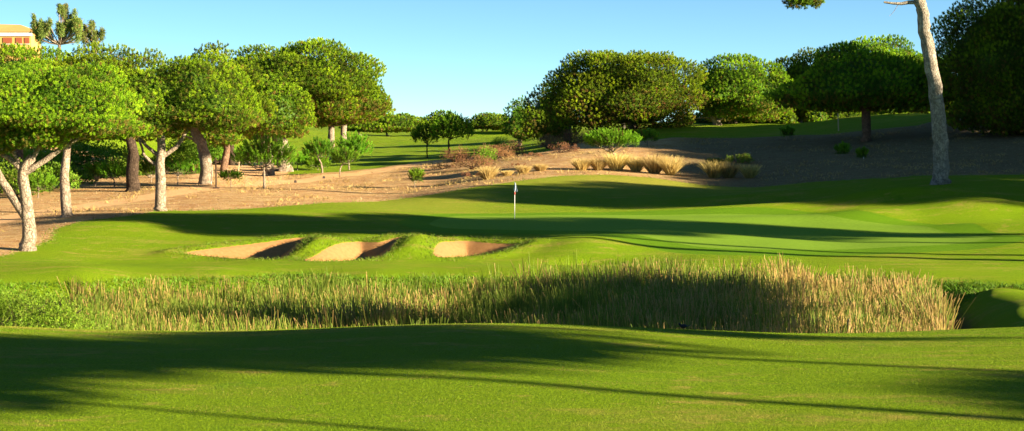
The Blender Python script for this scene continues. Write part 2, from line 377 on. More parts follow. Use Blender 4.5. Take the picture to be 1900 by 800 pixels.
def mat_terrain():
    m, nt = new_mat('course_ground'); g = G(nt); oc = g.objco()
    nA = g.noise(oc, .9, 4, .6); nB = g.noise(oc, .22, 3, .5); nC = g.noise(oc, 5.0, 4, .65); nD = g.noise(oc, 26, 4, .7); nE = g.noise(oc, 90, 2, .6)
    nS = g.noise(g.scale(oc, (.35, 1.5, 1)), .55, 4, .6)
    # mown grass with dry patches
    gr = g.ramp(nD, [(0.25, (.055,.13,.004)), (.5, (.145,.25,.006)), (.75, (.235,.345,.010))])
    gr = g.mix(g.mapr(nB, .3, .7, 0, .5), gr, (.175,.245,.008))
    nP = g.noise(g.scale(oc, (.8, 1.3, 1)), .9, 5, .65)
    dry = g.math('MAXIMUM', g.math('MULTIPLY', g.mapr(nS, .50, .70), g.mapr(nC, .3, .65)), g.math('MULTIPLY', g.mapr(nP, .56, .68), g.mapr(nC, .35, .55)))
    gr = g.mix(g.math('MULTIPLY', dry, .6), gr, (.36,.26,.07))
    gr = g.mix(g.math('MULTIPLY', g.mapr(nA, .58, .8), .5), gr, (.06,.17,.006))
    blade = g.mapr(nE, .3, .7, .6, 1.3)
    hs = g.n('ShaderNodeHueSaturation'); g.l(gr, hs.inputs['Color']); g.l(blade, hs.inputs['Value']); gr = hs.outputs[0]
    # dry top of the mound behind the green
    gr = g.mix(g.math('MULTIPLY', g.attr('d_dry'), g.mapr(nC, .3, .6, .35, .9)), gr, (.33,.30,.05))
    fr = g.mix(g.mapr(nD, .3, .7), (.085,.19,.006), (.13,.26,.008))
    gn = g.mix(g.mapr(nC, .3, .7), (.15,.27,.020), (.18,.31,.026))
    # bare ground: bark litter and sandy soil
    vo = g.n('ShaderNodeTexVoronoi'); vo.inputs['Scale'].default_value = 9; g.l(g.scale(oc, (1, .5, 1)), vo.inputs['Vector'])
    chip = g.math('LESS_THAN', vo.outputs['Distance'], .33)
    soil = g.ramp(nA, [(.3, (.48,.25,.09)), (.5, (.58,.36,.15)), (.72, (.68,.49,.23))])
    soil = g.mix(g.mapr(nD, .35, .7, 0, .6), soil, (.22,.12,.065))
    nW = g.noise(g.scale(oc, (.5, 1.1, 1)), .8, 5, .7); soil = g.mix(g.mapr(nW, .48, .62, 0, .6), soil, (.33,.165,.07)); soil = g.mix(g.mapr(nW, .36, .46, .55, 0), soil, (.55,.42,.17))
    soil = g.mix(g.math('MULTIPLY', chip, g.mapr(nC, .42, .6, 0, .75)), soil, (.68,.56,.44))
    tuft = g.math('MULTIPLY', g.mapr(nC, .56, .68), g.mapr(nB, .42, .62))
    soil = g.mix(g.math('MULTIPLY', tuft, .7), soil, (.24,.22,.06))
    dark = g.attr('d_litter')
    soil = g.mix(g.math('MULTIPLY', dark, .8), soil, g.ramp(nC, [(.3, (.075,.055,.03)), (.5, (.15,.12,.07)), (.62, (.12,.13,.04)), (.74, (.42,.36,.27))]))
    path = g.mix(g.mapr(nC, .3, .7), (.62,.36,.17), (.72,.46,.24))
    path = g.mix(g.mapr(nD, .5, .8, 0, .3), path, (.42,.24,.13))
    sand = g.mix(g.mapr(nC, .3, .7), (.30,.158,.062), (.36,.195,.08))
    sand = g.mix(g.mapr(nD, .55, .8, 0, .35), sand, (.5,.31,.17))
    mud = g.mix(nC, (.06,.05,.025), (.10,.09,.04))
    def edge(att, amp, soft, nz=nC):
        return g.mapr(g.math('ADD', g.attr(att), g.math('MULTIPLY', g.math('SUBTRACT', nz, .5), amp)), -soft, soft)
    col = g.mix(edge('d_fringe', .1, .12), gr, fr)
    col = g.mix(edge('d_green', .06, .05), col, gn)
    eb = edge('d_bare', 1.6, .22); col = g.mix(eb, col, soil)
    ep = edge('d_path', .9, .25); col = g.mix(ep, col, path)
    col = g.mix(edge('d_sand', .22, .05), col, sand)
    col = g.mix(edge('d_mud', .5, .2), col, mud)
    rough = g.math('ADD', g.math('MULTIPLY', nD, .7), g.math('MULTIPLY', nE, .5))
    smoothness = g.math('MAXIMUM', g.math('MULTIPLY', edge('d_green', .0, .2), .93), g.math('MAXIMUM', g.math('MULTIPLY', edge('d_sand', 0, .1), .5), g.math('MAXIMUM', g.math('MULTIPLY', edge('d_fringe', 0, .3), .72), g.math('MULTIPLY', ep, .35))))
    h = g.math('MULTIPLY', rough, g.math('SUBTRACT', 1.0, smoothness))
    h = g.math('ADD', h, g.math('MULTIPLY', g.math('MULTIPLY', nC, eb), 1.4))
    p = g.out(col, .95, h, .8, .08, .05)
    return m
M['terrain'] = mat_terrain()
def mat_lawn():
    m, nt = new_mat('lawn_blades'); g = G(nt); oc = g.objco()
    nC = g.noise(oc, 5.0, 4, .65); nS = g.noise(g.scale(oc, (.35, 1.5, 1)), .55, 4, .6); nP = g.noise(g.scale(oc, (.8, 1.3, 1)), .9, 5, .65); nB = g.noise(oc, .22, 3, .5); nA = g.noise(oc, .9, 4, .6)
    c = g.ramp(g.attr('tone'), [(0, (.26,.19,.06)), (.25, (.07,.145,.005)), (.7, (.155,.26,.007)), (1, (.25,.34,.015))])
    c = g.mix(g.mapr(nB, .3, .7, 0, .4), c, (.175,.245,.008))
    dry = g.math('MAXIMUM', g.math('MULTIPLY', g.mapr(nS, .50, .70), g.mapr(nC, .3, .65)), g.math('MULTIPLY', g.mapr(nP, .56, .68), g.mapr(nC, .35, .55)))
    c = g.mix(g.math('MULTIPLY', dry, .7), c, (.36,.26,.07)); c = g.mix(g.math('MULTIPLY', g.mapr(nA, .58, .8), .5), c, (.06,.17,.006))
    g.out(c, .7, spec=.1, transl=.2); return m
M['lawnblade'] = mat_lawn()
fx, fy = GX.ravel(), GY.ravel()
ATT = {k: np.full(GX.size, -9.0) for k in ('d_bare', 'd_path', 'd_green', 'd_fringe', 'd_sand', 'd_mud')}
sel = (fy > 60) & (fy < 225) & (np.abs(fx) < 100); xs, yy_ = fx[sel], fy[sel]
ATT['d_bare'][sel] = np.clip(sdist(xs, yy_, BARE_L), -9, 9)
sel = (fy > 78) & (fy < 225) & (np.abs(fx) < 60); xs, yy_ = fx[sel], fy[sel]
ATT['d_path'][sel] = np.clip(np.maximum(dstrip(xs, yy_, PATHC, 1.5), dstrip(xs, yy_, DIRT2, 4.2)), -9, 9)
ATT['d_green'][sel] = np.clip(sdist(xs, yy_, GREEN), -9, 9); ATT['d_fringe'][sel] = np.clip(sdist(xs, yy_, FRINGE), -9, 9)
sel = (fy > 68) & (fy < 96) & (fx > -30) & (fx < 12); xs, yy_ = fx[sel], fy[sel]
BD = np.stack([sdist(xs, yy_, b) for b in BUNK]); ATT['d_sand'][sel] = np.clip(BD.max(0), -9, 9)
bid = np.zeros(GX.size, int); bid[sel] = BD.argmax(0)
ATT['d_mud'] = np.where((fy > 34) & (fy < 72) & (np.abs(fx) < 40), np.clip(-1.15 - GZ.ravel(), -9, 9), -9)
_m = gp(1180, 335, 105, 130)
_m2 = gp(790, 380, 95, 120)
ATT['d_dry'] = np.minimum(1, np.exp(-(((fx - _m[0]) / 9) ** 2 + ((fy - _m[1]) / 6) ** 2)) + .55 * np.exp(-(((fx - _m2[0]) / 6) ** 2 + ((fy - _m2[1]) / 9) ** 2)))
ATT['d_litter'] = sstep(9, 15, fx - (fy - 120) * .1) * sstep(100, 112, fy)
# normals from the height grid, so that the pieces meet without a seam
def grid_normals():
    dXi = np.gradient(GX, axis=1); dZi = np.gradient(GZ, axis=1); dXj = np.gradient(GX, axis=0); dYj = np.gradient(GY, axis=0); dZj = np.gradient(GZ, axis=0)
    a = np.stack([dXi, np.zeros_like(dXi), dZi], -1); b = np.stack([dXj, dYj, dZj], -1)
    return norm(np.cross(a, b)).reshape(-1, 3)
GN = grid_normals(); GV = np.stack([fx, fy, GZ.ravel()], 1)
qi = (np.arange(nr-1)[:, None] * nc + np.arange(nc-1)[None]).ravel()
Q = np.stack([qi, qi+1, qi+nc+1, qi+nc], 1)
fm = {k: ATT[k][Q].mean(1) for k in ('d_bare', 'd_path', 'd_green', 'd_sand', 'd_mud')}
fyc = fy[Q].mean(1)
reg = np.zeros(len(Q), int)
reg[(fyc > 195)] = 9
reg[fm['d_bare'] > 0] = 1; reg[fm['d_path'] > 0] = 2; reg[fm['d_green'] > 0] = 3
sm = fm['d_sand'] > 0; reg[sm] = 4 + bid[Q[:, 0]][sm]
reg[(fm['d_mud'] > 0) & (reg == 0)] = 8
for k, nm in {0: 'fairway', 1: 'bare_ground', 2: 'dirt_path', 3: 'putting_green', 4: 'sand_bunker', 5: 'sand_bunker', 6: 'sand_bunker', 8: 'pond_bed', 9: 'distant_fairway'}.items():
    q = Q[reg == k]
    if not len(q): continue
    used, inv = np.unique(q, return_inverse=True); inv = inv.reshape(q.shape)
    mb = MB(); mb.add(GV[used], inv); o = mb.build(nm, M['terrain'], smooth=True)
    for a in ATT:
        at = o.data.attributes.new(a, 'FLOAT', 'POINT'); at.data.foreach_set('value', ATT[a][used].astype(np.float32))
    o.data.normals_split_custom_set_from_vertices(GN[used])
    tag(o, kind='structure')
# pond
m, nt_ = new_mat('pond_water'); g = G(nt_); p_ = g.out((.012,.018,.010), .08, g.noise(g.objco(), 3, 2), .1, .02, .5); M['water'] = m
mb = MB(); mb.add([[-40,40,-2.2],[40,40,-2.2],[40,72,-2.2],[-40,72,-2.2]], [[0,1,2,3]]); tag(mb.build('pond_water', M['water']), kind='structure')

# ------------------------------------------------------------------ foliage
def tufts(mb, cen, dirs, ln, k, nlen, nwid, tone, rng, spread=.75):
    N = len(cen)
    if N == 0: return
    cen = np.repeat(cen, k, 0); dirs = np.repeat(dirs, k, 0); tn = np.repeat(tone, k)
    t = rng.random((N*k, 1)); rad = norm(rng.normal(size=(N*k, 3)))
    rad = norm(rad - (rad * dirs).sum(1, keepdims=True) * dirs)
    b = cen + dirs * t * ln
    nd = norm(dirs * (.55 + .5 * t) + rad * spread * (1.15 - .6 * t))
    L = nlen * rng.uniform(.7, 1.2, (N*k, 1))
    wv = norm(np.cross(nd, rng.normal(size=(N*k, 3)))) * nwid * .5
    V = np.stack([b - wv, b + wv, b + nd * L], 1).reshape(-1, 3)
    F = np.arange(N*k*3).reshape(-1, 3)
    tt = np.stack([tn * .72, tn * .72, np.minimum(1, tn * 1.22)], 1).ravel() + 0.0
    mb.add(V, F, tt)
_ico = None
def ico():
    global _ico
    if _ico is None:
        bm = bmesh.new(); bmesh.ops.create_icosphere(bm, subdivisions=2, radius=1)
        _ico = (np.array([v.co[:] for v in bm.verts]), np.array([[v.index for v in f.verts] for f in bm.faces])); bm.free()
    return _ico
def sph(n, rng): return norm(rng.normal(size=(n, 3)))
def crown_mesh(rx, ry, rt, rb, lobe, sp, nlen, nwid, k, rng, flat=1.0, nl=None, gap=.0, tone0=.62, core=.5, updir=1.0, fill=.12):
    """foliage of a pine round (0,0,0), rt above and rb below: evenly spaced upright needle tufts standing on billows; returns MB and surface points"""
    s = sp * 1.12
    th = float(np.clip(1.7 * lobe / (.5 * (rx + ry)), .2, .55)); nb = int(7 / th**2); bd = sph(nb, rng); bth = th * rng.uniform(.75, 1.5, nb); bam = rng.uniform(.88, 1.14, nb)
    def hull(c):
        ang = np.arccos(np.clip(c @ bd.T, -1, 1)); prof = np.sqrt(np.clip(1 - (ang / bth[None]) ** 2, 0, 1))
        und = (bam[None] * (1 - th + th * prof)).max(1)
        pw = np.where(c[:, 2] > 0, 2.0, 2.9); se = (np.abs(c) ** pw[:, None]).sum(1) ** (-1 / pw)
        h = np.where(c[:, 2] > 0, rt, rb)
        return c * (se * und)[:, None] * np.stack([np.full(len(c), rx-s*.5), np.full(len(c), ry-s*.5), np.maximum(h-s*.7, .1)], 1)
    area = 4 * math.pi * ((rx * ry) ** 1.6 / 3 + 2 * (rx * .5 * (rt + rb)) ** 1.6 / 3) ** (1 / 1.6)
    n0 = int(min(26000, area / s**2 * 7)); cand = sph(n0, rng); cand = cand[cand[:, 2] > -.85]
    ii = rng.integers(0, nb, len(cand) // 3)                                  # more trials on the billows
    cand = np.concatenate([cand, norm(bd[ii] + th * .6 * rng.normal(size=(len(ii), 3)))])
    pos = hull(cand) * rng.uniform(.93, 1.04, (len(cand), 1))
    grid = {}; keep = []
    cs = s * 1.25
    cells = np.floor(pos / cs).astype(int)
    for i in range(len(pos)):
        a, b, c = cells[i]; ok = True; p = pos[i]; r2 = (s * (.75 + .5 * ((i * 7919) % 97) / 97)) ** 2
        for da in (-1, 0, 1):
            for db in (-1, 0, 1):
                for dc in (-1, 0, 1):
                    for q in grid.get((a+da, b+db, c+dc), ()):
                        if (q[0]-p[0])**2 + (q[1]-p[1])**2 + (q[2]-p[2])**2 < r2: ok = False; break
                    if not ok: break
                if not ok: break
            if not ok: break
        if ok: grid.setdefault((a, b, c), []).append((p[0], p[1], p[2])); keep.append(i)
    q = pos[keep]; d = cand[keep]; n = len(q); mb = MB(); iv, iF = ico()
    out = norm(q / np.array([rx, ry, max(rt, .1)]) ** 1.0)
    big = vnoise(q[:, 0] / s * .22 + 50, q[:, 1] / s * .2 + q[:, 2] / s * .25 + 50, int(rng.integers(0, 999)))
    tn = tone0 + .11 * rng.normal(size=n) + (big - .5) * .34
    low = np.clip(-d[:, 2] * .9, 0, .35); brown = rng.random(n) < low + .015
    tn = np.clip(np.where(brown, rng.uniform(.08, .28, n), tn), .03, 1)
    dirs = norm(out * .55 + np.array([0, 0, updir * .8]) + rng.normal(size=(n, 3)) * .2)
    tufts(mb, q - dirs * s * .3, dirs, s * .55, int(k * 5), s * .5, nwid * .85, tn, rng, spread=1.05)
    # twiggy inner layer and the mass behind it, toned dark as painted inner shade
    m = int(n * 3.2); ci = sph(m * 2, rng); ci = ci[ci[:, 2] > -.9][:m]; q2 = hull(ci) * rng.uniform(.80, .97, (len(ci), 1))
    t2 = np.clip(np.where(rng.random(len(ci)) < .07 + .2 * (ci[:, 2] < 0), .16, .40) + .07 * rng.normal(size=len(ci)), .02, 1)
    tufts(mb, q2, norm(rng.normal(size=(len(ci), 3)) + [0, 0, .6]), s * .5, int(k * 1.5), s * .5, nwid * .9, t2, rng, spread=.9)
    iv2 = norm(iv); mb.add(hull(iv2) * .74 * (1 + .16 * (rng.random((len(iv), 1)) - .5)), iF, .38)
    L = pos[keep][::max(1, n // 400)] * .85
    return mb, L, np.full(len(L), s)
def trunk_mb(paths, rng, seg=12, rough=.05):
    mb = MB()
    for pts, r0, r1 in paths:
        n = max(6, int(np.linalg.norm(np.diff(np.asarray(pts, float), axis=0), axis=1).sum() * 2.2))
        s = spline(pts, n); t = np.linspace(0, 1, n); rad = r0 * (1 - t) + r1 * t
        s[1:-1] += rng.normal(size=(n-2, 3)) * r0 * .07
        tube(mb, s, rad, seg, .5, rough, rng)
    return mb
TREES = []
def pine(label, base, crown, D=None, trunk=None, r0=.35, bark='bark_pale', seed=1, lobe=1.0, sp=.3, nlen=.24, nwid=.035, k=9, ratio=.85, mat='pine',
         limbs=None, nlimb=12, tone=.62, name='pine_tree', cat='pine', group='stone pines', rbf=.32, extra=None, flat=1.0, gap=0.0, fork=None, dy=0.0, fill=.12, core=.5, twig_r=.05):
    """base (u, v) of the trunk at depth D, crown (u0, u1, v_top, v_bottom): measured in the photograph, built as world-size geometry"""
    rng = np.random.default_rng(seed)
    b = P(base[0], base[1], D); b[2] = zat(b[0], b[1]) - .08
    s = D / 3000.0
    u0, u1, vt, vb = crown; vb = vb + .04 * (vb - vt)
    top, bot = P((u0+u1)/2, vt, D)[2], P((u0+u1)/2, vb, D)[2]
    rx = (u1 - u0) / 2 * s; cx = ((u0 + u1) / 2 - 950) * s; H = top - bot; cz_ = bot + H * rbf; ry = rx * ratio
    root = empty(name, b); tag(root, label, cat, group)
    cc = np.array([cx - b[0], dy, cz_ - b[2]])
    mbc, L, LR = crown_mesh(rx, ry, H * (1 - rbf), H * rbf, lobe, sp, nlen, nwid, k, rng, flat=flat, gap=gap, tone0=tone, fill=fill, core=core)
    for i in range(len(mbc.v)): mbc.v[i] = mbc.v[i] + cc.astype(np.float32)
    if extra:
        for (eu0, eu1, evt, evb, ey) in extra:     # further masses of the same crown
            et, eb = P((eu0+eu1)/2, evt, D)[2], P((eu0+eu1)/2, evb, D)[2]; ex = (eu1 - eu0) / 2 * s
            m2, L2, _ = crown_mesh(ex, ex * .9, (et-eb)*.62, (et-eb)*.38, lobe * .9, sp, nlen, nwid, k, rng, tone0=tone)
            c2 = np.array([((eu0+eu1)/2 - 950)*s - b[0], ey, eb + (et-eb)*.38 - b[2]])
            off = mbc.n
            for vv, ff, tt in zip(m2.v, m2.f, m2.t): mbc.v.append(vv + c2.astype(np.float32)); mbc.f.append(ff + off); mbc.t.append(tt)
            mbc.n += m2.n
            L = np.concatenate([L, L2 + c2 - cc])
    mbc.build('crown', M[mat], root)
    tp = [np.zeros(3)]
    if trunk: tp += [P(u, v, D) - b for u, v in trunk]
    else: tp += [np.array([cc[0]*.5, cc[1]*.5, (bot - b[2]) * .7]), np.array([cc[0]*.9, cc[1]*.9, cc[2]])]
    tp[0] = np.array([0, 0, -.15])
    paths = [(tp, r0 * 1.06, r0 * .62)]
    paths.append(([np.array([0,0,-.2]), np.array([0,0,.35])], r0 * 1.5, r0 * .98))
    fk = tp[-1] if fork is None else P(fork[0], fork[1], D) - b
    for lim in (limbs or []):
        lp = [P(q[0], q[1], D) - b + np.array([0, (q[2] if len(q) > 2 else 0), 0]) for q in lim[0]]
        paths.append((lp, lim[1], lim[2]))
    if nlimb:
        far = L[np.argsort(rng.random(len(L)))][:nlimb]
        for q in far:
            e = q + cc; mid = fk * .5 + e * .5 + np.array([0, 0, -.12 * np.linalg.norm(e - fk)])
            paths.append(([fk, mid, e], twig_r * 1.8, twig_r * .4))
    trunk_mb(paths, rng).build('trunk', M[bark], root, smooth=True)
    TREES.append(root)
    return root

# ------------------------------------------------------------------ pines on the left
pine('pale two-stemmed umbrella pine at the left edge, wide bright crown hanging low', (52,466), (-110,275,108,262), D=80,
     trunk=[(55,440),(52,400),(46,352),(42,318),(60,292)], r0=.36, seed=11, lobe=.85, sp=.2, nlen=.2, nwid=.028, k=10, ratio=.8, nlimb=10, fork=(75,262),
     limbs=[([(50,405),(20,360),(4,335),(-12,300),(-30,250)], .26, .12), ([(45,322),(20,296),(2,285),(-20,255)], .16, .08), ([(44,322),(85,296),(120,272),(165,248),(215,240,-1)], .17, .07),
            ([(50,310),(70,280),(82,258),(110,230)], .12, .06), ([(44,318),(28,290),(16,262),(10,235)], .13, .06)], extra=[(-70,60,185,290,-1.2),(20,150,190,280,-1.6)])
pine('slim straight pine with a bare pale trunk, behind the two-stemmed pine', (124,399), (20,262,122,262), D=97,
     trunk=[(121,360),(120,320),(124,285),(130,250)], r0=.31, seed=12, lobe=.9, sp=.25, nlen=.22, nwid=.034, nlimb=8)
pine('pine at the lawn corner, pale trunk with bare arms, a long one reaching right', (298,391), (222,482,94,246), D=100,
     trunk=[(298,350),(299,300),(300,255),(302,215)], r0=.33, seed=13, lobe=.95, sp=.24, nlen=.22, nwid=.032, k=9, ratio=.8, nlimb=9, bark='bark_pale', fork=(315,200), rbf=.3,
     limbs=[([(299,292),(330,270),(348,240),(372,214),(402,197)], .15, .07), ([(297,291),(276,274),(258,256),(243,243)], .13, .06), ([(293,308),(270,292),(262,270),(255,240,-.8)], .12, .05), ([(402,197),(430,180,.5),(450,165,.5)], .07, .03)],
     extra=[(236,338,160,258,-2.2)])
pine('broad crown rising behind the two-stemmed pine, dark trunk in the undergrowth', (248,345), (70,345,80,235), D=122,
     trunk=[(246,310),(246,275),(235,235)], r0=.5, bark='bark_dark', seed=14, lobe=1.1, sp=.29, nlen=.25, nwid=.042, nlimb=6)
pine('flat crown at the left edge behind the nearest pines', (40,338), (-140,190,86,200), D=138, r0=.4, seed=15, lobe=1.2, sp=.32, nlen=.27, nwid=.046, bark='bark_red', nlimb=6)
pine('rounded crown between the lawn-corner pine and the broad central pine of the left group', (382,334), (250,500,84,246), D=132,
     trunk=[(381,300),(374,270),(362,240),(360,200)], r0=.52, bark='bark_pale', seed=16, lobe=1.1, sp=.3, nlen=.26, nwid=.045, nlimb=7, limbs=[([(376,276),(362,262),(345,252)], .14, .06)])
pine('small-crowned pine with reddish trunk beside the signpost', (416,326), (340,452,195,272), D=142, trunk=[(417,300),(422,275),(410,240)], r0=.36, bark='bark_red', seed=17, lobe=.9, sp=.32, nlen=.26, nwid=.046, nlimb=6)
pine('ragged pine with foliage hanging low in front of the broad dome crown', (499,322), (380,580,128,256), D=148, trunk=[(498,295),(492,265),(490,235),(480,200)],
     r0=.5, seed=18, lobe=1.15, sp=.33, nlen=.28, nwid=.05, nlimb=7, bark='bark_pale')
pine('broad dome-crowned umbrella pine, the largest of the left group, with the thick white trunk', (527,321), (396,732,76,224), D=156, trunk=[(526,300),(524,270),(508,240),(520,205)],
     r0=.66, seed=19, lobe=1.35, sp=.33, nlen=.28, nwid=.052, nlimb=8, bark='bark_pale', rbf=.38, fork=(530,220), limbs=[([(512,248),(540,242),(575,228),(610,205)], .28, .12)], extra=[(560,670,150,246,-2),(640,732,150,216,0)], ratio=.9)
for i, (u, lab) in enumerate(((614, 'leaning pine behind the right side of the dome crown, left one of the pair'), (637, 'leaning pine behind the right side of the dome crown, right one of the pair'))):
    pine(lab, (u,258), (u-62,u+52,168,236), D=200, trunk=[(u+1,240),(u+8,215)], r0=.45, seed=21+i, lobe=1.3, sp=.4, nlen=.32, nwid=.06, nlimb=4, bark='bark_pale')
# dark wood behind them, under the crowns
for i, (u, vb, D, hw, vt, lab) in enumerate(((-60,322,170,130,170,'shaded pine deep in the wood at the left edge'), (120,318,172,110,160,'shaded pine deep in the wood behind the slim trunk'), (300,312,176,120,150,'shaded pine deep in the wood behind the lawn-corner pine'), (430,306,190,95,165,'shaded pine deep in the wood behind the signpost'))):
    pine(lab, (u,vb), (u-hw,u+hw,vt,vb-50), D=D, r0=.4, bark='bark_dark', seed=30+i, lobe=1.5, sp=.48, nlen=.34, nwid=.075, nlimb=3, rbf=.45)
# ------------------------------------------------------------------ hilltop, house and its trees
def hill_tree(label, u, vt, vb, hw, D, seed, n):
    rng = np.random.default_rng(seed); b = P(u, 96, D); b[2] = zat(b[0], b[1]); root = empty('hilltop_tree', b); tag(root, label, 'tree')
    s = D / 3000; mb = MB(); top = P(u, vt, D)[2] - b[2]; bot = P(u, vb, D)[2] - b[2]; paths = [([np.zeros(3), np.array([.2,0,bot*.7+.2*top])], .35, .25)]
    f = paths[0][0][1]
    for i in range(n):
        a = rng.uniform(-1, 1); e = rng.uniform(.25, 1) * math.sqrt(max(.05, 1 - a*a*.75)); q = np.array([a * hw * s, rng.uniform(-.6, .6) * hw * s, bot + (top - bot) * e])
        L = rng.uniform(.9, 1.8); m = int(110 * L); t = rng.random((m, 1)); c = q + np.array([a*.2, 0, 1]) * (t - .5) * L * 1.2 + rng.normal(size=(m, 3)) * .22 * (1.1 - .6 * t)
        tufts(mb, c, norm(np.array([[0,0,1.]]) + .5 * rng.normal(size=(m, 3))), .3, 5, .32, .07, np.clip(.5 + .22 * rng.normal(size=m) + (rng.random()-.5)*.4, .03, 1), rng)
        paths.append(([f, f*.4+q*.6+np.array([0,0,-.3]), q], .12, .04))
    mb.build('crown', M['olive'], root); trunk_mb(paths, rng, 7).build('trunk', M['bark_pale'], root, smooth=True)
hill_tree('tall airy hilltop tree beside the ochre house', 108, 14, 84, 44, 250, 41, 46)
hill_tree('small tufted hilltop tree right of the tall airy one', 175, 47, 84, 20, 252, 42, 11)
def house():
    D = 285.0; s = D / 3000; c = P(10, 80, D); b = np.array([c[0], c[1], zat(c[0], c[1])]); root = empty('house', b); tag(root, 'ochre house with a low tiled roof on the hilltop, top left corner', 'house')
    zr = P(0, 43, D)[2] - b[2]; ze = P(0, 60, D)[2] - b[2]; zf = P(0, 66, D)[2] - b[2]
    wall, _n1 = None, None
    mw = mat_plain('white_plaster', (.75,.70,.66), .9); mo = mat_plain('ochre_plaster', (.55,.31,.10), .9); mr = mat_plain('ochre_roof_tiles', (.50,.30,.10), .9, 3); ms = mat_plain('red_brown_shutter', (.26,.07,.035), .6)
    mb = MB(); mb.box((-1.5, 3.0, ze/2), (12, 6, ze)); mb.build('wall', mo, root)
    mb = MB(); mb.box((1.1, -.1, (ze+zf)/2), (7.2, .3, .75)); mb.build('eave', mw, root)
    # hipped roof
    x0, x1, y0, y1 = -3.2, 5.4, -.5, 6.6
    V = [[x0,y0,ze+.05],[x1,y0,ze+.05],[x1,y1,ze+.05],[x0,y1,ze+.05],[x0+1.2,3,zr],[x1-3.6,3,zr-.1]]
    mb = MB(); mb.add(V, [[0,1,5,4],[2,3,4,5]]); mb.add(V, [[1,2,5],[3,0,4]]); mb.build('roof', mr, root)
    mb = MB(); mb.box((-5.2, 2.4, ze/2+.8), (3.9, 5, ze+1.6)); V = [[-7.2,-.15,ze+1.6],[-3.2,-.15,ze+1.6],[-3.2,4.9,ze+1.6],[-7.2,4.9,ze+1.6],[-5.2,-.15,ze+2.3],[-5.2,4.9,ze+2.3]]; mb.add(V, [[0,1,4],[2,3,5]]); mb.build('gable_wall', mw, root)
    mb = MB(); V = [[-7.5,-.4,ze+1.5],[-5.2,-.4,ze+2.4],[-5.2,5.2,ze+2.4],[-7.5,5.2,ze+1.5],[-2.9,-.4,ze+1.5],[-2.9,5.2,ze+1.5]]; mb.add(V, [[0,1,2,3],[1,4,5,2]]); mb.build('gable_roof', mr, root)
    for x, ww in ((.4, 1.6), (2.4, 1.1), (3.8, .8)):
        mb = MB(); mb.box((x, -.04, zf - .9), (ww, .12, 1.1)); wd = mb.build('window', ms, root)
        mb = MB(); mb.box((x, -.13, zf - 1.5), (ww + .2, .14, .09)); mb.build('sill', mw, wd)
house()
# ------------------------------------------------------------------ far row of umbrella pines
far = [((720,251),(640,792,207,247),400,'far umbrella pine at the left end of the distant row, wide low crown'), ((670,252),(628,700,212,246),430,'far umbrella pine half hidden behind the left group'),
       ((815,250),(776,868,203,242),430,'far umbrella pine behind the two young pines, highest of the distant row'), ((895,250),(858,960,206,243),410,'far umbrella pine in the middle of the distant row'),
       ((945,250),(925,1000,214,246),400,'far umbrella pine right of the middle of the distant row'), ((1000,255),(962,1046,219,250),350,'far umbrella pine at the right end of the distant row, several thin trunks'),
       ((770,250),(745,800,214,244),440,'far umbrella pine filling the gap in the distant row')]
for i, (b, c, D, lab) in enumerate(far):
    pine(lab, b, c, D=D, r0=.3, seed=50+i, lobe=1.5, sp=.62, nlen=.55, nwid=.14, k=7, nlimb=5, group='distant umbrella pines', rbf=.3, twig_r=.08)
# ------------------------------------------------------------------ right group
pine('big rounded pine in the middle of the right group, its foliage reaching the ridge', (1175,246), (1020,1300,82,246), D=178, trunk=[(1172,225),(1168,200)], r0=.5, seed=61, lobe=1.3, sp=.34, nlen=.3, nwid=.055, nlimb=10, rbf=.5, ratio=.8)
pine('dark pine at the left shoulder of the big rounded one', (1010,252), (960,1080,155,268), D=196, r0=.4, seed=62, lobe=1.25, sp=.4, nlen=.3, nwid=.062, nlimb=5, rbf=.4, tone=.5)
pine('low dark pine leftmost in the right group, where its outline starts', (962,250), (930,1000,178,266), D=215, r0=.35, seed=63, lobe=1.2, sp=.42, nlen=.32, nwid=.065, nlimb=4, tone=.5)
pine('rounded pine right of the big one, forked white trunk showing at its foot', (1331,245), (1268,1475,100,214), D=188, trunk=[(1330,230),(1322,215),(1315,195)], r0=.45, seed=64, lobe=1.3, sp=.35, nlen=.3, nwid=.056, nlimb=7, ratio=.8,
     limbs=[([(1330,232),(1338,220),(1355,205)], .24, .1), ([(1326,222),(1305,218),(1290,220),(1276,218)], .12, .05)])
pine('short-trunked pine behind the forked white trunk', (1356,246), (1300,1440,140,232), D=200, r0=.25, seed=65, lobe=1.25, sp=.42, nlen=.3, nwid=.06, nlimb=4)
pine('pale-topped pine behind the gap between the rounded and the shaded pine', (1480,238), (1385,1590,98,220), D=212, r0=.4, seed=66, lobe=1.3, sp=.4, nlen=.32, nwid=.062, nlimb=4)
pine('pine seen only as a sunlit top above the shaded umbrella pine', (1650,222), (1500,1770,68,190), D=205, r0=.4, seed=67, lobe=1.4, sp=.4, nlen=.32, nwid=.062, nlimb=4)
pine('wide umbrella pine standing in shade, dark crown over an orange-lit trunk', (1608,226), (1440,1768,84,208), D=151, trunk=[(1606,205),(1598,185),(1604,165)], r0=.42, seed=68, lobe=1.3, sp=.34, nlen=.3, nwid=.052, nlimb=9, ratio=.75, bark='bark_red',
     limbs=[([(1606,205),(1640,180),(1670,160)], .16, .06)])
pine('dark dense pine at the right edge, foliage down to the ground', (1880,246), (1735,2080,-40,236), D=146, trunk=[(1882,200),(1885,120)], r0=.5, seed=69, lobe=1.25, sp=.31, nlen=.28, nwid=.05, nlimb=6, rbf=.5, bark='bark_dark', ratio=.7, extra=[(1752,1870,110,248,-1.5),(1800,1990,90,252,-3)])
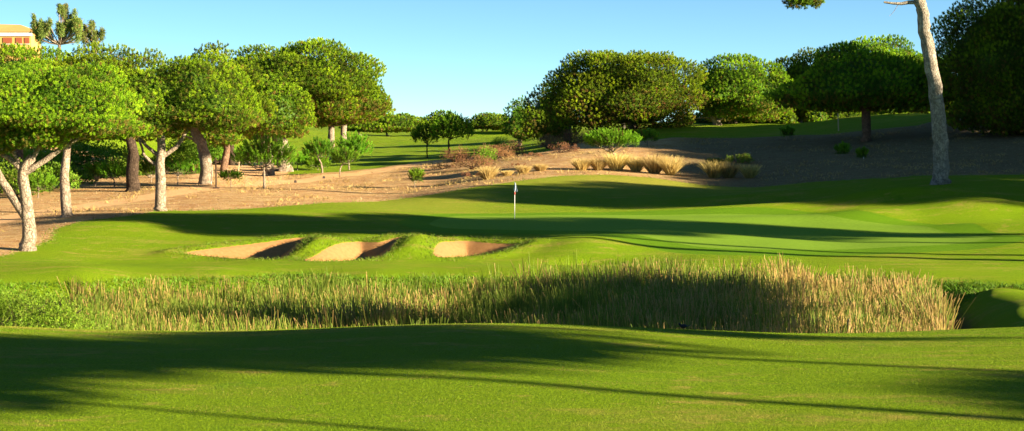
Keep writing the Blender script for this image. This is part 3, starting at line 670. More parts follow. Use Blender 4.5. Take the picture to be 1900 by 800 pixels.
# undergrowth pines lit behind the shaded umbrella pine
for i, (u, vb, vt, hw, D) in enumerate(((1515,236,196,26,185), (1548,233,190,22,190), (1582,232,200,20,196), (1640,226,186,26,190), (1680,224,192,24,196), (1716,222,180,26,186), (1770,220,186,28,186), (1812,222,190,24,188), (1462,240,206,20,190), (1845,226,170,30,180))):
    lab = ['first', 'second', 'third', 'fourth', 'fifth', 'sixth', 'seventh', 'eighth', 'small', 'last'][i]
    txt = {0:'sunlit undergrowth pine below the left rim of the shaded crown', 1:'sunlit undergrowth pine left of the orange-lit trunk', 2:'low undergrowth pine against the left side of the orange-lit trunk', 3:'sunlit undergrowth pine just right of the orange-lit trunk',
           4:'sunlit undergrowth pine between the orange-lit trunk and the tall bare trunk', 5:'sunlit undergrowth pine touching the left side of the tall bare trunk', 6:'sunlit undergrowth pine just right of the tall bare trunk', 7:'undergrowth pine at the foot of the dark dense pine',
           8:'undergrowth pine left of the shaded crown, beside the dark gap', 9:'undergrowth pine hidden among the dark dense foliage at right'}[i]
    pine(txt, (u,vb), (u-hw,u+hw,vt,vb-3), D=D, r0=.12, seed=80+i, lobe=.75, sp=.34, nlen=.3, nwid=.06, nlimb=3, group='undergrowth pines', bark='bark_pale')
# tall pine with bare trunk
tall = pine('tall pine with a long bare grey trunk by the green, crown above the picture', (1745,333), (1500,1930,-330,-100), D=105,
     trunk=[(1746,300),(1744,250),(1738,190),(1728,120),(1717,64),(1712,20),(1704,-10),(1708,-80),(1712,-150)], r0=.49, seed=71, lobe=1.3, sp=.34, nlen=.26, nwid=.045, nlimb=12, bark='bark_tall', fork=(1708,-90), ratio=.75,
     limbs=[([(1712,6),(1690,4),(1668,7),(1640,4)], .16, .06), ([(1668,6),(1658,22),(1650,30)], .02, .01), ([(1706,-20),(1640,-60),(1560,-60),(1490,-30)], .2, .08), ([(1708,-30),(1780,-60),(1830,-30)], .18, .07)], extra=[(1448,1528,-50,24,0)])
# ------------------------------------------------------------------ trees outside the frame on the right, whose shadows cross the course
def caster_proto(seed, rx, rz, Hc, lobe=1.5):
    rng = np.random.default_rng(seed); root = empty('pine_tree', (0, 0, 0))
    mbc, L, LR = crown_mesh(rx, rx * .9, rz * 1.1, rz * .9, lobe, .42, .3, .06, 8, rng, fill=.2)
    for i in range(len(mbc.v)): mbc.v[i] = mbc.v[i] + np.array([0, 0, Hc], np.float32)
    mbc.build('crown', M['pine'], root)
    f = np.array([.3, 0, Hc - rz * .7]); paths = [([np.array([0,0,-.3]), np.array([.25,.1,Hc*.45]), f], .42 if rx > 3 else .13, .24 if rx > 3 else .08)]
    for q in L[::max(1, len(L)//9)]: paths.append(([f, (f+q+np.array([0,0,Hc]))/2 - np.array([0,0,.5]), q+np.array([0,0,Hc])], .12, .03))
    trunk_mb(paths, rng).build('trunk', M['bark_tall'], root, smooth=True)
    return root
PR = [caster_proto(201, 5.5, 2.6, 13.0), caster_proto(202, 4.2, 3.0, 11.0), caster_proto(203, 2.6, 1.3, 9.0, .9), caster_proto(204, 6.0, 4.6, 6.5), caster_proto(205, 2.8, .75, 9.0, .8)]
_used = set(); _cn = 0
def place_caster(k, x, y, sx=1.0, sz=1.0, rz=0.0, label=None):
    global _cn
    t = PR[k] if k not in _used else copy_tree(PR[k]); _used.add(k)
    t.location = (x, y, zat(x, y)); t.scale = (sx, sx, sz); t.rotation_euler = (0, 0, rz)
    tag(t, label or 'tall pine outside the picture on the right', 'pine', 'pines beyond the right edge')
    _cn += 1
    if y > 0:
        r = {0: 5.5, 1: 4.2, 2: 2.6, 3: 6, 4: 2.8}[k] * sx
        top = [16, 14, 10.5, 11, 10][k] * sz; 
        uL = 950 + 3000 * (x - r) / y; vlow = 225 + 3000 * (ZC - (zat(x, y) + [10.4, 8, 7.7, 2, 8][k] * sz)) / y
        if uL < 1900 and vlow > 0: print('CASTER IN VIEW', k, round(x), round(y), round(uL), round(vlow))
    return t
TE = math.tan(SUN_E)
HC = [13.0, 11.0, 9.0, 6.5, 9.0]
def shade(k, u, v, d0, d1, sx=1.0, sz=1.0, rz=0.0, p=None, **kw):
    """stand a pine where the sun throws its crown's shadow on the ground seen at u, v"""
    p = ray_ground(u, v, d0, d1) if p is None else p; x, y, H = p[0], p[1], HC[k] * sz
    for _ in range(6):
        hz = zat(p[0] + H / TE * math.cos(SUN_A), p[1] - H / TE * math.sin(SUN_A)) + HC[k] * sz - p[2]; H = .5 * H + .5 * hz
    x = p[0] + H / TE * math.cos(SUN_A); y = p[1] - H / TE * math.sin(SUN_A)
    return place_caster(k, x, y, sx, sz, rz, **kw)
shade(0, 440, 418, 80, 110, 1.0, 1.25)
shade(1, 700, 425, 80, 110, .7, 1.3, 1)
shade(0, 1120, 368, 100, 125, .9, 1.2, 2)
shade(1, 1400, 364, 100, 125, 1.0, 1.35, 1)
shade(0, 0, 0, 0, 0, .8, 1.3, 3, p=(1.5, 92.3, .1))
shade(0, 0, 0, 0, 0, .8, 1.25, 1, p=(11.0, 91.8, .1))
shade(1, 0, 0, 0, 0, .6, 1.2, 1, p=(18.0, 90.5, .1))
shade(1, 0, 0, 0, 0, .6, 1.1, 2, p=(24.5, 100.5, .9))
shade(1, 0, 0, 0, 0, .8, 1.2, 2, p=(21.0, 112.0, 2.0))
shade(1, 1800, 360, 95, 115, .55, 1.0, 3)
for q, f in (((4.0, 61, -.6), 1.35), ((4.0, 56.5, -.6), 1.15), ((3.2, 52.5, -.5), 1.25), ((3.6, 48.8, -.4), 1.15)): shade(2, 0, 0, 0, 0, f, 1.25, f, p=q)
shade(2, 0, 0, 0, 0, .6, 1.1, 1, p=(-9, 57.5, -1.2))
shade(4, 0, 0, 0, 0, .62, 1.1, 1, p=(3.4, 24.4, 3.0))
shade(4, 0, 0, 0, 0, 1.25, 1.1, 1, p=(-1.9, 21.4, 3.1))
shade(4, 0, 0, 0, 0, 1.15, 1.0, 2, p=(-7.0, 20.2, 3.1))
shade(4, 0, 0, 0, 0, .6, .7, 2, p=(-6.3, 16.8, 3.3))
shade(4, 0, 0, 0, 0, .72, .9, 1, p=(7.0, 16.0, 3.3))
for x, y, k, sx, sz in ((58,118,3,1,.85),(66,130,3,1.1,1.1),(60,131,3,1,.9),(74,145,3,1.1,1.3),(56,104,3,.9,.8),(70,110,3,1,1.15),(84,125,3,1.1,1.45),(70,96,3,1.1,1.1),(82,106,3,1.1,1.4),(60,136,3,1,1.35),(70,146,3,1.0,1.3),(72,131,3,1.1,1.6),(92,138,3,1.2,1.7),(54,92,3,.8,.75),(50,118,3,.7,.7),(57,157,3,1,.95),(62,163,3,1,.9),(57,150,3,.9,.9),(64,124,3,1,1.0),(52,111,3,.8,.75),(86,100,3,1,1.3)):
    place_caster(k, x, y, sx, sz, x * 1.7)
for x, y, k, sx, sz in ((18,262,3,1,.9),(40,300,3,1.1,.9),(62,250,3,1,.9)):
    place_caster(k, x, y, sx, sz, x * 1.3, label='pine standing unseen behind the right group of pines')
# ------------------------------------------------------------------ young pines with upright candles
def young_pine(label, base, crown, D, trunk=None, r0=.07, seed=1, n=None, mat='young', bark='bark_pale', cl=.42, tone=.6, name='young_pine', flat=.45):
    rng = np.random.default_rng(seed); b = P(base[0], base[1], D); b[2] = zat(b[0], b[1]) - .03; s = D / 3000
    u0, u1, vt, vb = crown; root = empty(name, b); tag(root, label, 'young pine', 'young pines')
    rx = (u1-u0)/2*s; top = P(0, vt, D)[2]-b[2]; bot = P(0, vb, D)[2]-b[2]; cx = ((u0+u1)/2-950)*s-b[0]; H = max(top-bot, .3)
    n = n or int(max(60, rx * rx * 70)); mb = MB(); tp = [np.zeros(3)] + [P(u, v, D) - b for u, v in (trunk or [])]
    f = np.array([cx*.8, 0, bot + H*.05]) if not trunk else tp[-1]
    if not trunk: tp.append(f)
    paths = [([tp[0]-[0,0,.1]] + tp[1:], r0, r0*.65)]; c = cl * min(1, H/1.0)
    pts = []
    for i in range(n):
        a = rng.uniform(0, 2*math.pi); r = math.sqrt(rng.random()); zz = math.sqrt(max(0, 1 - r*r))
        lev = rng.uniform(.35, 1) if rng.random() < .7 else rng.uniform(.0, .5)
        q = np.array([cx + math.cos(a)*r*(rx - c*.35), math.sin(a)*r*(rx - c*.35)*.85, bot + (H - c) * (.25 + .75*zz) * lev + .1*c])
        d = norm(np.array([math.cos(a)*r*.9, math.sin(a)*r*.9, 1.0]) + rng.normal(size=3)*.12); pts.append((q, d))
    Qp = np.array([p[0] for p in pts]); Dp = np.array([p[1] for p in pts])
    tn = np.clip(tone + .15 * rng.normal(size=n), .05, 1); tn[rng.random(n) < .07] = .08
    wd = max(.03, D / 3000 * .85)
    tufts(mb, Qp, Dp, c, int(60), c * .36, wd, tn, rng, spread=.9)
    # looser needles inside
    m2 = n * 2; q2 = Qp[rng.integers(0, n, m2)] - Dp[rng.integers(0, n, m2)] * c * rng.uniform(.2, .8, (m2, 1)); tufts(mb, q2, norm(rng.normal(size=(m2, 3)) + [0,0,.6]), .15, 8, .16, wd, np.full(m2, .3), rng)
    mb.build('crown', M[mat], root)
    for i in rng.permutation(n)[:14]:
        q = Qp[i]; st = f * rng.uniform(.8, 1.0); paths.append(([st, st*.45+q*.55-np.array([0,0,.08*H]), q + Dp[i]*c*.3], r0*.42, r0*.16))
    trunk_mb(paths, rng, 7, .04).build('trunk', M[bark], root, smooth=True); return root
YP = [('broad young pine with upright candles at the path, widest of the young pines', (490,349), (440,552,247,306), 126, [(490,325),(489,309)], .11),
 ('young pine with a curved bare trunk right of the broad one, dark lopsided crown', (598,322), (562,626,253,290), 150, [(597,306),(590,292),(587,283)], .09),
 ('tall young pine with bright candles beside the distant fairway', (648,313), (622,692,242,292), 160, [(647,300),(650,288),(660,275)], .09),
 ('young pine with a slanting bare trunk and a browning crown', (631,329), (614,668,270,302), 145, [(631,315),(637,302)], .07),
 ('slender young pine on a straight dark stem, left of the wide-armed one', (793,300), (764,816,224,262), 185, [(792,280),(793,262)], .09),
 ('wide-armed young pine on a dark forked stem, above the dry shrubs', (832,289), (799,879,206,256), 180, [(833,272),(832,262),(836,252)], .12),
 ('single spreading young pine behind the dry grass tussocks, bright in front of the shaded slope', (1139,297), (1083,1188,237,268), 131, [(1138,285),(1136,280)], .11),
 ('tiny ball-headed young pine alone on the bare ground', (770,343), (756,788,311,333), 128, [(769,334)], .04),
 ('small young pine with white branching stems at the edge of the distant fairway', (552,318), (538,577,281,303), 158, [(552,308),(553,302)], .05),
 ('low bright young pine right of the white-stemmed one', (590,311), (566,614,285,310), 158, None, .05),
 ('young pine low on the ground at the foot of the signpost', (428,330), (406,450,314,330), 128, None, .04),
 ('shaded sapling with a staked stem below the big rounded pine', (1201,276), (1180,1222,237,258), 155, [(1201,262),(1201,256)], .05),
 ('shaded sapling on a thin stem in front of the gap in the ridge trees', (1459,266), (1447,1472,231,250), 158, [(1459,256),(1459,249)], .05),
 ('faint thin sapling on the shaded slope, left of the brightest staked one', (1563,300), (1550,1577,262,284), 140, [(1563,290)], .04),
 ('thin staked sapling low on the shaded slope near the tall bare trunk', (1599,318), (1589,1610,272,290), 135, [(1599,300),(1599,288)], .04)]
for i, (lab, b, c, D, tr, r0) in enumerate(YP): young_pine(lab, b, c, D, tr, r0, seed=300+i, bark='bark_dark' if i in (4,5) else 'bark_pale', tone=.5 if i in (1,3) else .74)
# undergrowth pines and bushes under the left pines
UG = [((212,350),(180,240,298,328),128,'undergrowth pine with a white forked foot beneath the left pines',[(212,336),(208,328)]), ((176,352),(158,206,300,322),130,'undergrowth pine left of the white forked one',[(178,335)]),
 ((330,342),(308,352,292,318),132,'small dark-stemmed pine right of the lawn-corner trunk',[(330,325)]), ((280,345),(254,302,292,322),136,'undergrowth pine with a bare white foot beside the dark trunk',[(281,330)]),
 ((70,348),(40,104,318,350),118,'low round undergrowth pine right of the two stems',None), ((350,322),(336,380,288,322),150,'undergrowth pine left of the thick leaning trunk',None), ((448,310),(430,480,270,300),170,'undergrowth pine behind the signpost',[(448,300)])]
for i, (b, c, D, lab, tr) in enumerate(UG): young_pine(lab, b, c, D, tr, .06, seed=340+i, name='undergrowth_pine')
def bush(label, u, vb, D, hw, vt, seed, mat='bush', name='bush', cat='bush', group=None, leaf=.12, dens=1.0, twigs=0, tone=.6, lobe=.35, dy=.8, lwid=.5, up=.5, twig_mat='bark_dark'):
    rng = np.random.default_rng(seed); b = P(u, vb, D); b[2] = zat(b[0], b[1]) - .05; s = D / 3000; rx = hw * s; H = P(u, vt, D)[2] - b[2]
    root = empty(name, b); tag(root, label, cat, group); H = max(H, .3); mb = MB()
    nl = max(5, int(rx * H * 5 / lobe)); n = int(rx * H * 420 * dens)
    lc = np.stack([rng.uniform(-1, 1, nl) * rx * .85, rng.uniform(-1, 1, nl) * rx * dy * .8, np.zeros(nl)], 1)
    lc[:, 2] = H * (1 - .55 * (lc[:, 0]/rx)**2) * rng.uniform(.3, .82, nl); k = rng.integers(0, nl, n); d = sph(n, rng)
    q = lc[k] + d * lobe * H * rng.uniform(.5, 1, (n, 1)) * np.array([1.1, 1.1, .9]); q[:, 2] = np.clip(q[:, 2], .03, H * 1.02)
    tn = np.clip(tone + .2 * rng.normal(size=n) + (rng.random(nl)[k] - .5) * .3, 0.02, 1)
    tufts(mb, q, norm(d * .6 + [0, 0, up]), leaf, 4, leaf, leaf * lwid, tn, rng, spread=.9)
    mb.build('foliage', M[mat], root)
    paths = [([np.array([0,0,0.]) + [rng.uniform(-.3,.3)*rx, 0, 0], lc[i]*.5 + [0,0,.05], lc[i] + [0,0,lobe*H*.4]], .03*H+.008, .006) for i in range(min(nl, 6 + twigs))]
    trunk_mb(paths, rng, 5, 0).build('stem', M[twig_mat], root); return root
BU = [(25,372,122,60,300,'dark bush in the shade at the left edge, behind the two stems'), (95,362,126,42,302,'leafy bush between the two-stemmed pine and the slim trunk'), (150,350,134,34,306,'bright bush just right of the slim trunk'),
      (235,334,150,40,290,'bush behind the white forked undergrowth pine'), (310,330,155,36,285,'bush behind the lawn-corner trunk'), (400,300,195,40,262,'bush at the back of the sandy clearing'), (350,305,200,40,250,'shaded bush deep behind the lawn-corner pine'), (60,330,160,70,270,'wide shaded bush deep in the wood at left'), (180,322,165,70,262,'wide shaded bush deep in the wood behind the undergrowth pines')]
for i, (u, vb, D, hw, vt, lab) in enumerate(BU): bush(lab, u, vb, D, hw, vt, 400+i, leaf=.2, dens=.55, group='bushes under the left pines')
# dry heath and green shrubs on the bare ground
HS = [(845,300,160,24,270,'heath',.6,'grey-green and rust shrub at the left end of the dry shrubs'), (880,318,142,36,286,'heath',.6,'rust-brown dry shrub low in front, left of the tussocks'), (915,300,152,40,268,'heath',.7,'wide rust-brown dry shrub in the middle of the bare ground'),
 (948,292,158,30,262,'heath',.7,'dry shrub with bare twigs behind the small green shrub'), (905,292,146,15,274,'bush',.8,'small bright green shrub amid the dry shrubs'), (925,270,165,14,256,'bush',.7,'green shrub highest among the dry shrubs'),
 (1020,275,165,26,248,'heath',.7,'reddish dry shrub at the foot of the big rounded pine, left one'), (1060,272,166,28,242,'heath',.7,'reddish dry shrub at the foot of the big rounded pine, middle one'), (1095,266,168,22,238,'heath',.75,'reddish dry shrub at the foot of the big rounded pine, right one'),
 (1045,300,150,30,266,'heath',.4,'bare twiggy shrub left of the spreading young pine'), (875,335,132,22,318,'heath',.7,'flat dry weed patch left of the first tussock'), (960,318,138,20,304,'heath',.65,'small dry weed clump above the tussocks'), (820,318,148,22,304,'heath',.8,'small dry weed clump right of the tiny ball-headed pine'), (990,300,148,22,284,'heath',.75,'dry weed clump between the shrubs and the tussocks'),
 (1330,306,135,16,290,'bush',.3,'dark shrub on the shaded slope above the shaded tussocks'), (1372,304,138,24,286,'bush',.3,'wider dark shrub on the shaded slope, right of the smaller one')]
for i, (u, vb, D, hw, vt, mt, tn, lab) in enumerate(HS): bush(lab, u, vb, D, hw, vt, 430+i, mat=mt, name='shrub' if mt == 'bush' else 'dry_shrub', cat='shrub', group='shrubs on the bare ground', leaf=.09 if mt == 'heath' else .14, dens=1.1, twigs=16, tone=tn, lwid=.4, up=.8, twig_mat='bark_red')
# straw tussocks
def blades(mb, base, dirs, L, wid, tone, rng, bend=.3, seg=3, tipt=.25, face=None):
    """curved tapering grass blades: base (N,3), unit dirs (N,3), length (N,)"""
    N = len(base); side = norm(np.cross(dirs, rng.normal(size=(N, 3)))) if face is None else face
    bd = norm(dirs * [1, 1, 0] + rng.normal(size=(N, 3)) * [.5, .5, 0]); V = []; T = []
    for i in range(seg + 1):
        t = i / seg; c = base + dirs * (L * t)[:, None] + (bd * bend * (L * t * t)[:, None]) - np.array([0, 0, 1]) * (L * bend * .45 * t**3)[:, None]
        wv = side * (wid * (1 - t * .85) * .5)[:, None]
        V += [c - wv, c + wv]; T += [np.clip(tone * (1 - tipt) + tipt * t * 1.4 * tone + .0, 0, 1)] * 2
    V = np.stack(V, 1).reshape(-1, 3); T = np.stack(T, 1).ravel(); m = 2 * (seg + 1)
    o = (np.arange(N) * m)[:, None, None]; f = np.array([[2*i, 2*i+1, 2*i+3, 2*i+2] for i in range(seg)])[None]
    mb.add(V, (o + f).reshape(-1, 4), T)
def tussock(label, u, vb, D, hw, vt, seed, tone=.85, n=800):
    rng = np.random.default_rng(seed); b = P(u, vb, D); b[2] = zat(b[0], b[1]) - .03; s = D/3000; H = (P(u, vt, D)[2] - b[2]) * 1.3; r = hw * s * 1.05
    a = rng.uniform(0, 2*math.pi, n); rr = np.sqrt(rng.random(n)) * r * .42; base = np.stack([np.cos(a)*rr, np.sin(a)*rr, np.zeros(n)], 1)
    d = norm(np.stack([np.cos(a)*rr/r*1.25, np.sin(a)*rr/r*1.25, np.ones(n)], 1) + rng.normal(size=(n, 3))*.12); L = H * rng.uniform(.55, 1.12, n)
    mb = MB(); blades(mb, base, d, L, np.full(n, .045), np.clip(tone + .2*rng.normal(size=n), .05, 1), rng, .22)
    o = mb.build('grass_tussock', M['straw']); o.location = b; tag(o, label, 'grass tussock', 'straw grass tussocks on the mound'); return o
TS = [(905,346,127,20,312,'leftmost golden tussock on the mound edge, pointed and tall'), (941,340,128,15,318,'small golden tussock, second from the left'), (971,336,129,17,309,'golden tussock in the left row, third from the left'), (1003,333,130,17,306,'golden tussock at the right end of the left row'),
 (1079,325,130,17,297,'golden tussock starting the right row, left of the spreading young pine'), (1110,325,130,14,296,'golden tussock just left of the spreading young pine'), (1144,322,130,20,288,'tallest golden tussock, under the spreading young pine'), (1180,324,130,17,295,'golden tussock just right of the spreading young pine'),
 (1214,326,129,19,291,'golden tussock second from the right end of the lit row'), (1244,327,128,16,295,'golden tussock at the right end of the lit row, next to the shade'),
 (1325,332,127,20,303,'shaded tussock, left of the three beyond the lit row'), (1352,334,127,18,306,'shaded tussock, middle of the three beyond the lit row'), (1391,336,126,17,309,'shaded tussock, right of the three beyond the lit row')]
for i, (u, vb, D, hw, vt, lab) in enumerate(TS): tussock(lab, u, vb, D, hw, vt, 460+i, tone=.5 if i > 9 else .9)  # tussocks beyond the lit row toned darker, their shade put in the colour
# ------------------------------------------------------------------ reeds in the pond
rng = np.random.default_rng(900)
RP = poly([(1790,596)], 44, 50)
def reed_field():
    N = 46000; x = rng.uniform(-19.5, 19.5, N); y = rng.uniform(45.5, 65.5, N)
    u = 950 + 3000 * x / y; z = zats(x, y)
    nz = vnoise(x * .5, y * .5, 31); nz2 = vnoise(x * 1.5, y * 1.5, 32)
    # the stand: thins in a channel on the left, ends before the right bank
    keep = (z < -1.75) & (u > 95 + (y - 45) * 2) & (u < 1838 - (y < 58) * (58 - y) * 8)
    keep &= ~((np.abs(y - (53.5 + .5*np.sin(x*.4))) < 1.5) & (u > 360) & (u < 1100) & (nz < .8))
    keep &= rng.random(N) < .45 + .75 * nz2
    x, y, z, nz, u = x[keep], y[keep], z[keep], nz[keep], u[keep]; N = len(x)
    zb = np.maximum(z, -2.25); ck = vnoise(x * 1.1, y * 1.1, 61); hgt = 1.72 + .35 * (nz - .5) + .75 * (ck - .5) + .62 * sstep(850, 1200, u) - .5 * sstep(1350, 1700, u) - .55 * sstep(1680, 1830, u)
    hgt = np.where((u < 500) & (y > 55), hgt * .86, hgt)
    hgt = np.minimum(hgt, 2.5); mb = MB(); tan = np.clip(.06 + .12 * sstep(1250, 1450, u) + .35 * (ck - .4) + .5 * (vnoise(x*.35, y*.5, 40) - .45) * 2 + .16 * sstep(900, 1500, u) , .05, 1)
    for j in range(4):
        base = np.stack([x + rng.normal(size=N)*.07, y + rng.normal(size=N)*.07, zb], 1)
        d = norm(np.stack([rng.normal(size=N)*.15 - .03, rng.normal(size=N)*.1, np.ones(N)], 1)); L = hgt * rng.uniform(.5, 1.12, N)
        face = norm(np.stack([np.ones(N), rng.normal(size=N)*.5, np.zeros(N)], 1))
        seg = 3; V = []; T = []; bd = norm(np.stack([rng.normal(size=N) - .3, rng.normal(size=N), np.zeros(N)], 1)); bend = np.abs(rng.normal(size=N)) * .12
        brown = (rng.random(N) < tan).astype(float)
        for i in range(seg + 1):
            t = i / seg; c = base + d * (L*t)[:, None] + bd * (bend * L * t * t)[:, None]
            wv = face * ((.017 + .010 * brown) * (1 - t*.7) * .5 + .004)[:, None]
            V += [c - wv, c + wv]
            tt = np.where(brown > 0, .16 + .82 * t ** 1.5, .20 + .36 * t) + rng.normal(size=N) * .06
            T += [np.clip(tt, 0, 1)] * 2
        V = np.stack(V, 1).reshape(-1, 3); T = np.stack(T, 1).ravel(); m = 2*(seg+1)
        o = (np.arange(N)*m)[:, None, None]; f = np.array([[2*i, 2*i+1, 2*i+3, 2*i+2] for i in range(seg)])[None]
        mb.add(V, (o + f).reshape(-1, 4), T)
    o = mb.build('reeds', M['reed']); tag(o, 'dense stand of tall reeds with tan tips filling the sunken pond', 'reeds', kind='stuff')
reed_field()
def grass_stuff(name, label, cat, pts, L, wid, tone, mat, dirj=.45, bend=.4):
    N = len(pts); d = norm(rng.normal(size=(N, 3)) * [dirj, dirj, .1] + [0, 0, 1]); mb = MB()
    blades(mb, pts, d, L * rng.uniform(.5, 1.2, N), np.full(N, wid), np.clip(tone + .2*rng.normal(size=N), .03, 1), rng, bend, 2)
    o = mb.build(name, M[mat]); tag(o, label, cat, kind='stuff'); return o
# rough grass: bunker lips and noses, far bank, lawn edge, bare slope
def scatter(n, x0, x1, y0, y1, cond):
    x = rng.uniform(x0, x1, n); y = rng.uniform(y0, y1, n); k = cond(x, y); x, y = x[k], y[k]; return np.stack([x, y, zats(x, y) - .01], 1)
def near_bunk(x, y):
    s = np.max([sdist(x, y, b) for b in BUNK], 0); return (s < .02) & (s > -1.5) & (rng.random(len(x)) < .75 * np.exp(-((-s) / .5)))
grass_stuff('rough_grass', 'longer grass fringing the three bunkers', 'rough grass', scatter(60000, -20, 3, 75, 90, near_bunk), .2, .024, .34, 'grassblade')
def bank(x, y):
    z = zats(x, y); return (z > -1.3) & (z < -.62) & (y > 62)
grass_stuff('bank_grass', 'fringe of longer grass along the far pond bank', 'bank grass', scatter(50000, -28, 26, 60, 72, bank), .32, .035, .6, 'grassblade')
def edge_b(x, y):
    s = sdist(x, y, BARE_L); return (np.abs(s) < .5)
grass_stuff('edge_grass', 'ragged grass along the border of lawn and bare ground', 'edge grass', scatter(30000, -30, 40, 74, 130, edge_b), .16, .04, .45, 'grassblade')
def weeds(x, y):
    s = sdist(x, y, BARE_L); return (s > .3) & (vnoise(x*.4, y*.3, 77) > .58) & (vnoise(x*1.3, y*1.3, 78) > .5)
grass_stuff('dry_weeds', 'sparse dry weeds scattered over the bare ground', 'weeds', scatter(60000, -30, 45, 90, 180, weeds), .3, .05, .6, 'straw')
# bark chips, cones and twigs lying on the bare ground
def litter():
    p = scatter(90000, -34, 48, 76, 150, lambda x, y: (sdist(x, y, BARE_L) > .1) & (rng.random(len(x)) < .25 + .75 * vnoise(x*.7, y*.7, 5)) & (dstrip(x, y, PATHC, 1.3) < 0))
    n = len(p); mb = MB(); a = norm(rng.normal(size=(n, 3)) * [1, 1, .35]); b = norm(np.cross(a, rng.normal(size=(n, 3)))); sz = rng.uniform(.015, .05, (n, 1)); p = p + [0, 0, .03]
    V = np.stack([p - a*sz, p - b*sz*.5, p + a*sz*.9, p + b*sz*.45], 1).reshape(-1, 3); mb.add(V, np.arange(4*n).reshape(-1, 4), np.repeat(rng.random(n), 4))
    tag(mb.build('bark_litter', M['litter']), 'bark chips and twigs littering the bare ground under the pines', 'litter', kind='stuff')
M['litter'] = mat_leaf('bark_litter', [(0, (.10,.05,.025)), (.5, (.24,.13,.06)), (.85, (.40,.25,.13)), (1, (.55,.42,.28))], transl=.05)
litter()
# bush at the left end of the pond
bush('bright leafy bush at the left end of the reeds, low in front', 30, 628, 46, 150, 518, 700, mat='bush', leaf=.10, dens=1.7, lobe=.2, tone=.58, lwid=.3, up=.8, twigs=8, dy=.7)
bush('small leafy bush between the big bush and the reeds', 150, 630, 47, 45, 572, 701, mat='bush', leaf=.07, dens=2.4, lobe=.3, tone=.7, lwid=.3)
# ------------------------------------------------------------------ flag, signpost, stakes, bird
def flagstick():
    p = gp(955, 407, 88, 108); b = np.array([p[0], p[1], zat(p[0], p[1])]); root = empty('golf_flag', b); tag(root, 'flagstick with a limp pale flag on the putting green', 'golf flag')
    mb = MB(); tube(mb, [[0,0,-.05],[0,0,2.2]], .017, 10); pl = mb.build('pole', mat_plain('pole_white', (.75,.75,.72), .4), root, True)
    mb = MB(); tube(mb, [[0,0,2.2],[0,0,2.225],[0,0,2.25]], [.02,.026,.008], 10); mb.build('finial', mat_plain('finial_dark', (.05,.05,.05), .5), pl, True)
    mb = MB(); tube(mb, [[0,0,1.47],[0,0,1.5],[0,0,1.6],[0,0,1.63]], [.02,.05,.05,.02], 12); mb.build('marker_ball', mat_plain('marker_red', (.30,.05,.04), .5), root, True)
    # cloth hanging in folds from the pole
    mb = MB(); nu, nv = 13, 12; V = []
    for j in range(nv):
        t = j/(nv-1)
        for i in range(nu):
            s = i/(nu-1); wdt = .19 * (.25 + .95*t) * (1 - .35*sstep(.85, 1, t)); x = .02 + s*wdt*.8 - .09*t*(1-s); y = .05*math.sin(s*9 + t*2)*(.3+s); V.append([x, y, 2.19 - t*.45 - s*.12*t])
    mb.add(V, [[j*nu+i, j*nu+i+1, (j+1)*nu+i+1, (j+1)*nu+i] for j in range(nv-1) for i in range(nu-1)])
    m, n_ = new_mat('flag_cloth'); g = G(n_); g.out((.50,.58,.66), .8, transl=.2); fl = mb.build('flag', m, root, True)
    so = fl.modifiers.new('thick', 'SOLIDIFY'); so.thickness = .004
    mb = MB(); tube(mb, [[0,0,.004],[0,0,.008]], .054, 16); mb.build('cup', mat_plain('cup_dark', (.02,.02,.02), .8), root)
flagstick()
def signpost():
    p = gp(401, 352, 110, 140); b = np.array([p[0], p[1], zat(p[0], p[1])]); root = empty('signpost', b); tag(root, 'dark wooden signpost with a short horizontal arm beside the path', 'signpost')
    s = p[1]/3000; mw = mat_plain('dark_wood', (.05,.03,.02), .8); H = 55*s
    mb = MB(); mb.box((0,0,H/2-.05), (.11,.11,H+.1)); mb.box((0,0,.05), (.45,.4,.1)); mb.build('post', mw, root)
    mb = MB(); mb.box((.22,-.0,H*.925), (.5,.09,.13)); mb.box((-.12,0,H*.925), (.14,.08,.1)); a = mb.build('arm', mw, root)
    mb = MB(); mb.box((.4,-.02,H*.925-.02), (.12,.16,.22)); mb.build('bracket', mw, a)
    mb = MB(); mb.box((0,0,H+.03), (.15,.15,.05)); mb.build('cap', mw, root)
signpost()
def stake(label, u, vb, D, vt, r, mat, lean=0.0, name='stake'):
    b = P(u, vb, D); b[2] = zat(b[0], b[1]); H = P(u, vt, D)[2] - b[2]; mb = MB(); tube(mb, [[0,0,-.1],[lean*.5,0,H*.5],[lean,0,H]], [r, r*.95, r*.85], 8)
    tube(mb, [[lean,0,H],[lean,0,H+.02],[lean,0,H+.05]], [r*.85, r*.7, r*.2], 8)
    o = mb.build(name, mat, smooth=True); o.location = b; tag(o, label, 'stake')
ms = mat_plain('stake_wood', (.50,.38,.24), .9); mwht = mat_plain('stake_white', (.7,.66,.58), .7)
stake('thin crooked stake in the sandy clearing right of the signpost', 442, 324, 150, 296, .05, ms, .12)
stake('white stake just left of the signpost', 392, 335, 130, 303, .035, mwht)
stake('yellowish wooden stake standing in the front of the reeds', 1574, 640, 50, 594, .06, mat_plain('stake_yellow', (.6,.46,.2), .9))
stake('pale stake leaning beside the undergrowth pine left of the orange-lit trunk', 1556, 236, 165, 205, .06, ms, -.1)
stake('thin stake beside the staked sapling on the shaded slope', 1602, 318, 134, 292, .03, mwht)
for i, (u, v, lab) in enumerate(((548,338,'small dark marker block on the path edge, left of the two'), (601,331,'small dark marker block on the path edge, right of the two'))):
    p = gp(u, v, 110, 170); mb = MB(); mb.box((0,0,.08), (.22,.2,.2)); mb.box((0,0,.19), (.16,.14,.04)); o = mb.build('marker_block', mat_plain('marker_dark', (.06,.05,.04), .8)); o.location = (p[0], p[1], zat(p[0], p[1])); tag(o, lab, 'marker', 'marker blocks')
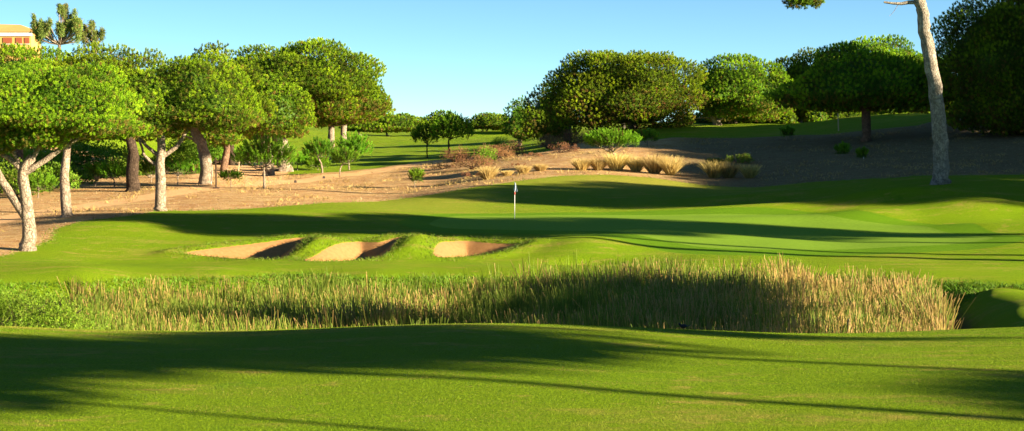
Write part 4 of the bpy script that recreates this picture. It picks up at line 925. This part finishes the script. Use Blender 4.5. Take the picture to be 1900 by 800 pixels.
def bird():
    p = gp(1268, 614, 22, 32); b = np.array([p[0], p[1], zat(p[0], p[1])]); root = empty('bird', b); tag(root, 'small black bird on the grass crest in front of the dark reeds', 'bird'); root.scale = (.68, .68, .68)
    mk = mat_plain('black_feathers', (.012,.012,.014), .6); mb = MB(); iv, iF = ico()
    body = iv * [.085, .045, .048]; body[:, 2] += (iv[:, 0] > 0) * iv[:, 0] * .012; mb.add(body + [0, 0, .085], iF)
    tube(mb, [[-.04,0,.095],[-.075,0,.12],[-.088,0,.135]], [.035,.027,.024], 10)
    mb.add(iv * [.027,.024,.024] + [-.092, 0, .142], iF); V = [[.06,-.02,.085],[.06,.02,.085],[.155,.022,.105],[.155,-.022,.105],[.06,-.015,.075],[.06,.015,.075],[.15,.02,.098],[.15,-.02,.098]]; mb.add(V, [[0,1,2,3],[7,6,5,4],[0,3,7,4],[1,5,6,2],[3,2,6,7],[0,4,5,1]])
    mb.build('body', mk, root, True)
    mb = MB(); tube(mb, [[-.115,0,.142],[-.142,0,.136]], [.007,.001], 6); mb.build('beak', mat_plain('beak_orange', (.5,.2,.03), .5), root)
    for y in (-.018, .018):
        mb = MB(); tube(mb, [[0,y,.045],[.004,y,.02],[0,y,-.002]], .004, 6); tube(mb, [[0,y,.003],[-.03,y,.001]], .003, 5); mb.build('leg', mk, root)
bird()

for i, (u, vb, D, hw, vt, lab) in enumerate(((1290,250,212,60,205,'shaded pine in the gap below the big rounded one and the forked trunk'), (1400,250,214,70,206,'shaded pine behind the forked white trunk, filling the dark gap'), (1500,246,225,60,170,'shaded pine behind the left rim of the shaded umbrella pine'), (1610,240,232,70,165,'shaded pine far behind the orange-lit trunk'), (1730,232,236,70,160,'shaded pine far behind the tall bare trunk'))):
    pine(lab, (u,vb), (u-hw,u+hw,vt,vb), D=D, r0=.3, bark='bark_dark', seed=130+i, lobe=1.4, sp=.5, nlen=.34, nwid=.08, nlimb=3, rbf=.5, tone=.42)  # needles toned darker, so the shade of the gaps is painted in
def lawn():
    n = 330000; y = 12.5 + 14.5 * rng.random(n); x = rng.uniform(-.335, .335, n) * y; pts = np.stack([x, y, zats(x, y) - .004], 1)
    d = norm(rng.normal(size=(n, 3)) * [.5, .5, .1] + [0, 0, 1]); mb = MB(); pt = vnoise(x*1.3, y*3, 91)
    tone = np.clip(.55 + .22 * rng.normal(size=n) - .4 * (pt > .74), .02, 1)
    blades(mb, pts, d, rng.uniform(.008, .022, n), np.full(n, .005), tone, rng, .3, 1)
    tag(mb.build('lawn_grass', M['lawnblade']), 'short mown lawn grass in the foreground', 'lawn grass', kind='stuff')
lawn()
